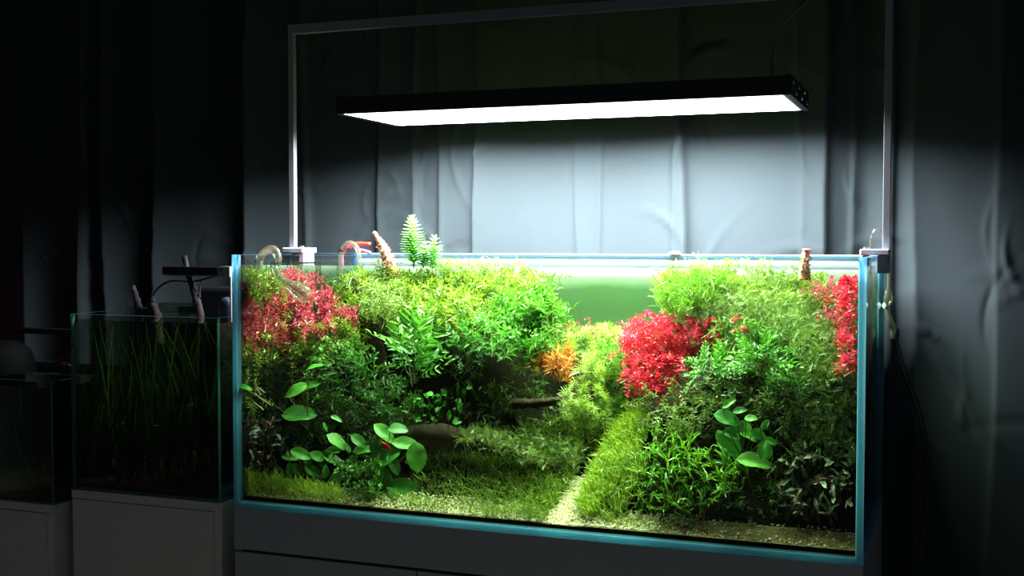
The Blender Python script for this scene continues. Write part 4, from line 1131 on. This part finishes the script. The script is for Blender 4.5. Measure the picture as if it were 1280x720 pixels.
leaf_patch('trident_fern', 'fresh green narrow-leaved fern on the front of right hill', TR, [(800, 560), (860, 552), (930, 575), (940, 605), (900, 630), (850, 640), (820, 620), (795, 590)], (.095, .035), 190, .030, 13, bias=(-.1, -.5, .7))
leaf_patch('trident_fern', 'narrow-leaved fern tuft low at the front glass on the right', TR, [(795, 610), (850, 615), (880, 640), (870, 660), (820, 650), (795, 635)], (.055, .035), 55, .025, 14, bias=(0, -.3, .8))
leaf_patch('trident_fern', 'small narrow leaves under the greyish tangle', TR, [(800, 545), (850, 535), (880, 550), (840, 565), (805, 565)], (.13, .12), 35, .024, 15, bias=(0, -.6, .5))

# fish
def fish(label, x, y, Y, ln, ang, mat, group=None):
    c = at(x, y, Y); a = math.radians(ang); D = nrm(CR * math.cos(a) + CU * math.sin(a)); Up = nrm(np.cross(np.cross(D, [0, 0, 1]), D))
    S = np.cross(D, Up)
    root = empty('fish', c, label, 'fish', group)
    v = np.linspace(0, 1, 12); h = .145 * np.sin(math.pi * v ** .75) ** .8 + .012; h[0] = .01
    k = 10; an = np.arange(k) * 2 * math.pi / k
    P = c + (.5 - v)[:, None, None] * ln * D + (h * ln)[:, None, None] * (np.cos(an)[None, :, None] * Up + .55 * np.sin(an)[None, :, None] * S)
    i = np.arange(11)[:, None] * k; j = np.arange(k)[None]; j2 = (j + 1) % k
    g = Geo(); g.add(P.reshape(-1, 3), [np.stack([i + j, i + j2, i + k + j2, i + k + j], -1).reshape(-1, 4)]); g.build('body', M[mat], root, smooth=True)
    t = c - .48 * ln * D; q = Geo()
    def fin(pts, nm):
        q = Geo(); p = np.array(pts); off = S * .0004; n = len(p)
        q.add(np.concatenate([p + off, p - off]), [[tuple(range(n))], [tuple(range(2 * n - 1, n - 1, -1))], [(m, (m + 1) % n, n + (m + 1) % n, n + m) for m in range(n)]]); q.build(nm, M['fish_fin'], root)
    fin([t + .03 * ln * Up, t - .2 * ln * D + .16 * ln * Up, t - .14 * ln * D, t - .2 * ln * D - .16 * ln * Up, t - .03 * ln * Up], 'tail_fin')
    fin([c + .12 * ln * Up + .05 * ln * D, c + .23 * ln * Up - .1 * ln * D, c + .1 * ln * Up - .2 * ln * D], 'dorsal_fin')
    fin([c - .12 * ln * Up - .05 * ln * D, c - .2 * ln * Up - .18 * ln * D, c - .09 * ln * Up - .22 * ln * D], 'anal_fin')
    for s in (-1, 1):
        e = Geo(); e.lathe([(0, .0006), (.0009, .0004), (.0012, 0)], c + .36 * ln * D + .02 * ln * Up + s * S * .045 * ln, S * s, 8); e.build('eye', M['black'], root)
fish('bright red fish over the large round leaves', 482.5, 557, .03, .024, -40, 'fish_red')
fish('brownish red fish swimming by the rightmost round leaf', 514, 576.5, .03, .018, 5, 'fish_dull')
fish('small pinkish fish among the dark leaves at lower right', 1029, 599.5, .03, .016, 2, 'fish_dull')

tuft('moss_patch', 'dark moss between the broad leaves and the log', 'moss_mid', [(400, 500), (450, 490), (520, 495), (520, 540), (480, 560), (420, 560), (370, 555), (370, 530)], (.20, .10), 330, leaf=(.009, .0014), rad=.008)
bush('small_leaf_plant', 'dark small-leaved shoots under the left lobed fern', 'fern',
     [(395, 490), (440, 480), (510, 478), (520, 505), (470, 530), (410, 520)], (.18, .13), 70, .035, nodes=6, whorl=2, leaf=(.011, .0045), tmpl=LANCE, spread=.8, lean=(0, -.5, .4))
bush('small_leaf_plant', 'dark small-leaved shoots between the trident fern and dark leaves', 'fern',
     [(890, 600), (940, 590), (980, 600), (980, 650), (930, 655), (890, 640)], (.12, .07), 40, .03, nodes=6, whorl=2, leaf=(.011, .003), tmpl=LANCE, spread=.8, lean=(0, -.3, .4))
tuft('moss_patch', 'mid green moss filling the hill behind the scarlet bush', 'moss_light', [(840, 390), (900, 385), (960, 390), (960, 430), (900, 440), (850, 420)], (.30, .25), 300, leaf=(.009, .0014), rad=.009)
# ------------------------------------------------------------------ the dark middle aquarium and what is on it
mid = aquarium(X2a, X2b, Y2, Y2 + D2, 0, H2, .006, 'smaller unlit aquarium standing between the other two', 'edge_dim')
W2 = H2 - .012
g = Geo(); g.box((X2a, Y2 + D2 + .0005, 0), (X2b, Y2 + D2 + .0015, H2 - .002)); g.build('black_back_film', M['black'], mid)
g = Geo(); water_box(g, (X2a + .0065, Y2 + .0065, .0065), (X2b - .0065, Y2 + D2 - .0065, W2)); single('aquarium_water', g, [M['water'], M['water_side_dim']], 'dark still water filling the unlit middle aquarium', 'water', kind='stuff')


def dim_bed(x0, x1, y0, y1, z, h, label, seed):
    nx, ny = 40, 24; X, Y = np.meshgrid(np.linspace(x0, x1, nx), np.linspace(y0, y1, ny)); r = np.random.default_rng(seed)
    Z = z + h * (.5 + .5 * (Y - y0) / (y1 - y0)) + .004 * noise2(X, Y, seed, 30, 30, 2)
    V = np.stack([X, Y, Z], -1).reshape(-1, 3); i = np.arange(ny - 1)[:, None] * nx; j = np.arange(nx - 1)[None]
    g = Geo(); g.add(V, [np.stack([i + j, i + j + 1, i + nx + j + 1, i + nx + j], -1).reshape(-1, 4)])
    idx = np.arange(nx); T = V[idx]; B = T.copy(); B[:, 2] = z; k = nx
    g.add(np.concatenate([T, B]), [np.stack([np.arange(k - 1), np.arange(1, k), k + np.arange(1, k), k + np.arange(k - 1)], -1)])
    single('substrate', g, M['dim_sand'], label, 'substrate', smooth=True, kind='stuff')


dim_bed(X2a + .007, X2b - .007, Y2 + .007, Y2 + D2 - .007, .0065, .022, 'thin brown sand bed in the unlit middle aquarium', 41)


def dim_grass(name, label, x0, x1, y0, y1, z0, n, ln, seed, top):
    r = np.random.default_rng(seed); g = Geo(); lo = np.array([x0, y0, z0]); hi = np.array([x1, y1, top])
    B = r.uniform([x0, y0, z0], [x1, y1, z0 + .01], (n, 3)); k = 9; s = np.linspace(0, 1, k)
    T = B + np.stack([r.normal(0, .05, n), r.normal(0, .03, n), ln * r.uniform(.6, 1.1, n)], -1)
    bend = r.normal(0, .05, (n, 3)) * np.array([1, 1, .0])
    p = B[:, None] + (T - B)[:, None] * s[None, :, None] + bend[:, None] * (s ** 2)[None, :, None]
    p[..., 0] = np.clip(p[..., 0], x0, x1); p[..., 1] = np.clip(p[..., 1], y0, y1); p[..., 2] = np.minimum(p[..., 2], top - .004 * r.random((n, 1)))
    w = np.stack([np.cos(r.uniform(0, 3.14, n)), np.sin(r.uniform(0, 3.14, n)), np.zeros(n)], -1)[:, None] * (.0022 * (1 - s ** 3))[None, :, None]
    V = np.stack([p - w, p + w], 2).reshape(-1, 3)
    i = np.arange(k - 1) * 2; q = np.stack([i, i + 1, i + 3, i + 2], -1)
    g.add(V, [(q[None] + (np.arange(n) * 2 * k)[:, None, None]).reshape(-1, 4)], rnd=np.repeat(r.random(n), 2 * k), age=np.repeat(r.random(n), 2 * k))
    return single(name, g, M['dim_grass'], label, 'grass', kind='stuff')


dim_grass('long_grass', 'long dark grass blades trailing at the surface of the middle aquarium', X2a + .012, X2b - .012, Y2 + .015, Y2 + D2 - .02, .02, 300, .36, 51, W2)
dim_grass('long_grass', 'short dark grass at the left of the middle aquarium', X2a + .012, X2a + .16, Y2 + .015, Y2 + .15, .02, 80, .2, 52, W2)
FSEEN = [('tiny pale fish, lowest left in the middle aquarium', 151, 530, .1, .014, 20), ('tiny pale fish, third from the left in the middle aquarium', 196, 532, .1, .012, -5),
         ('tiny pale fish, lowest right in the middle aquarium', 217, 546, .12, .014, 0), ('tiny pale fish, topmost right in the middle aquarium', 240, 506, .1, .014, 0)]
for lb, x, y, Y, l, an in FSEEN: fish(lb, x, y, Y, l, an, 'fish_grey', 'tiny fish in the dark middle aquarium')

a2 = lambda x, y, Y=.22: at(x, y, Y)
wood('driftwood_stick', 'short dark driftwood stick at the left over middle aquarium', [a2(176, 430), a2(174, 392), a2(171, 374), a2(166, 357)], [.008, .008, .0065, .004], 'wood_dark', 31)
wood('driftwood_stick', 'tall slanted driftwood stick over the middle aquarium', [a2(256, 430), a2(250, 392), a2(241, 360), a2(235, 340), a2(231, 320)], [.010, .009, .007, .0055, .0055], 'wood_dark', 32)
wood('driftwood_twig', 'thin twisted twig arching between the two driftwood sticks', [a2(186, 430), a2(186, 393), a2(190, 372), a2(200, 358), a2(215, 351), a2(240, 352), a2(262, 347), a2(283, 343)], [.004, .0045, .003, .0025, .002, .0018, .0015, .001], 'wood_dark', 33)
wood('driftwood_stick', 'broad dark driftwood base by the short stick', [a2(198, 430), a2(195, 395), a2(190, 380), a2(192, 372)], [.012, .012, .008, .004], 'wood_dark', 34)
wood('driftwood_twig', 'forked twig right of the tall slanted stick', [a2(249, 372), a2(250, 360), a2(252, 350)], [.0025, .002, .0012], 'wood_dark', 35)
# black lamp bar with bracket
l2 = empty('clip_lamp', a2(242, 342, .2), 'slim black lamp bar over the middle aquarium with metal bracket', 'lamp')
p0, p1 = a2(208, 338.5, .2), a2(277, 338.5, .2)
box_part('lamp_bar', (p0[0], .185, p0[2] - .0085), (p1[0], .225, p0[2] + .0095), M['black'], l2, .001)
box_part('lens_strip', (p0[0] + .01, .190, p0[2] - .0105), (p1[0] - .01, .220, p0[2] - .0087), M['white_plastic'], l2, 0)
b0, b1 = a2(277, 333, .2), a2(300, 345, .2)
g = Geo(); g.box((p1[0] + .0005, .186, p0[2] - .011), (p1[0] + .03, .190, p0[2] + .011)); g.box((p1[0] + .0005, .1905, p0[2] + .007), (p1[0] + .03, .224, p0[2] + .011)); g.box((p1[0] + .026, .1905, H2 - .02), (p1[0] + .030, .210, p0[2] + .006))
g.build('bracket', M['white_metal'], l2)
q = Geo(); q.lathe([(0, .001), (.003, .001), (.003, 0)], (p1[0] + .008, .186, p0[2] + .003), (0, -1, 0), 10); q.build('screw', M['black'], l2)
# hang-on filter, black housing and rounded motor
fx = at(262, 380, .30)
fl = empty('hang_on_filter', (fx[0], .33, H2), 'black filter box on the rear rim of middle aquarium', 'filter')
g = Geo(); p0 = at(250, 393, .30); p1 = at(300, 360, .30)
g.box((p0[0], .29, H2 - .06), (p1[0] + .03, .40, p1[2])); g.build('filter_body', M['black'], fl, bevel=.008)
g = Geo(); c = at(284, 395, .22); g.lathe([(.0, .052), (.010, .050), (.016, .042), (.018, .03), (.018, -.03)], c - (0, 0, .01), seg=18); g.build('motor_housing', plain('blue_grey_plastic', (70, 74, 96), .3), fl, smooth=True)
g = Geo(); p0 = at(201, 389, .25); p1 = at(235, 379, .25)
g.box((p0[0], .24, H2 - .008), (p1[0], .28, p1[2]))
single('clear_tray', g, M['hose'], 'flat clear plastic tray on the rim behind the short stick', 'tray', bevel=.002)

# ------------------------------------------------------------------ the far left aquarium
low = aquarium(X3a, X3b, Y3, Y3 + D3, Z3, H3, .005, 'low unlit aquarium cut off by the left edge', 'edge_dim')
g = Geo(); g.box((X3a, Y3 + D3 + .0005, Z3), (X3b, Y3 + D3 + .0015, Z3 + H3 - .002)); g.build('black_back_film', M['black'], low)
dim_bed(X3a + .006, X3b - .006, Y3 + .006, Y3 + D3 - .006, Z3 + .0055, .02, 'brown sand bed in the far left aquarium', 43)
g = Geo(); water_box(g, (X3a + .0055, Y3 + .0055, Z3 + .0055), (X3b - .0055, Y3 + D3 - .0055, Z3 + H3 - .015)); single('aquarium_water', g, [M['water'], M['water_side_dim']], 'dark water filling the far left aquarium', 'water', kind='stuff')
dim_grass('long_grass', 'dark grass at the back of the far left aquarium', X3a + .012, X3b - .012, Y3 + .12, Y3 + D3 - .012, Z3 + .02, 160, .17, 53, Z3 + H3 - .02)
# black lamp head on its rim and a slim bar behind
p = at(15, 470, .10)
l3 = empty('clip_lamp', (p[0], .10, Z3 + H3), 'rounded black lamp head on the far left aquarium', 'lamp')
g = Geo(); ctr = np.array([p[0] - .02, .10, Z3 + H3 + .0]); 
g.lathe([(.0, .072), (.03, .068), (.055, .05), (.066, .02), (.068, .0)], ctr, seg=24); g.build('lamp_head', M['matte_black'], l3, smooth=True)
g = Geo(); g.tubes(spline([ctr + (-.05, -.045, .02), ctr + (-.035, -.05, .032), ctr + (-.015, -.05, .03)], 10), .0035, 8, cap=True); g.build('red_highlight', M['dark_red'], l3, smooth=True)  # dark red strip modelled in place of a red lamp's highlight on the head
p0, p1 = at(25, 413, .30), at(95, 413, .30)
lb = empty('lamp_bar', (p0[0], .30, p0[2]), 'slim black bar lamp behind the far left aquarium', 'lamp')
box_part('lamp_bar_body', (p0[0], .285, p0[2] - .006), (p1[0], .315, p0[2] + .007), M['black'], lb, .001)
box_part('arm', (p1[0] - .03, .32, Z3 - .0), (p1[0] - .018, .332, p0[2] + .02), M['black'], lb, .001)
p = at(78, 449, .12)
rc = empty('red_clip', p, 'small red glossy clip on the far left aquarium rim', 'clip')
g = Geo(); g.tubes(spline([at(70, 453, .1), at(78, 450, .1), at(87, 445, .1), at(92, 438, .1)], 14), .004, 8, cap=True); g.build('jaw', M['dark_red'], rc, smooth=True)
g = Geo(); g.tubes(spline([at(66, 456, .1), at(76, 456, .1), at(88, 457, .1)], 10), .003, 8, cap=True); g.build('lower_jaw', M['dark_red'], rc, smooth=True)

# a small red night lamp stands on the floor behind, left of the far left aquarium, and reddens the curtain there
nl = empty('night_lamp', (-1.30, .42, .30), 'small red glowing bulb left of the far left aquarium', 'lamp')
g = Geo(); g.lathe([(.0, .03), (.014, .026), (.02, .012), (.016, -.004), (.012, -.01)], (-1.30, .42, .30), seg=16); g.build('bulb', emit_mat('red_bulb', (1, .06, .04), 5.0), nl, smooth=True)
g = Geo(); g.tubes(np.array([[-1.30, .42, .29], [-1.30, .42, ZF + .02]]), .006, 10); g.lathe([(.06, 0), (.06, .015), (.01, .02)], (-1.30, .42, ZF), seg=20); g.build('pole', M['black'], nl)
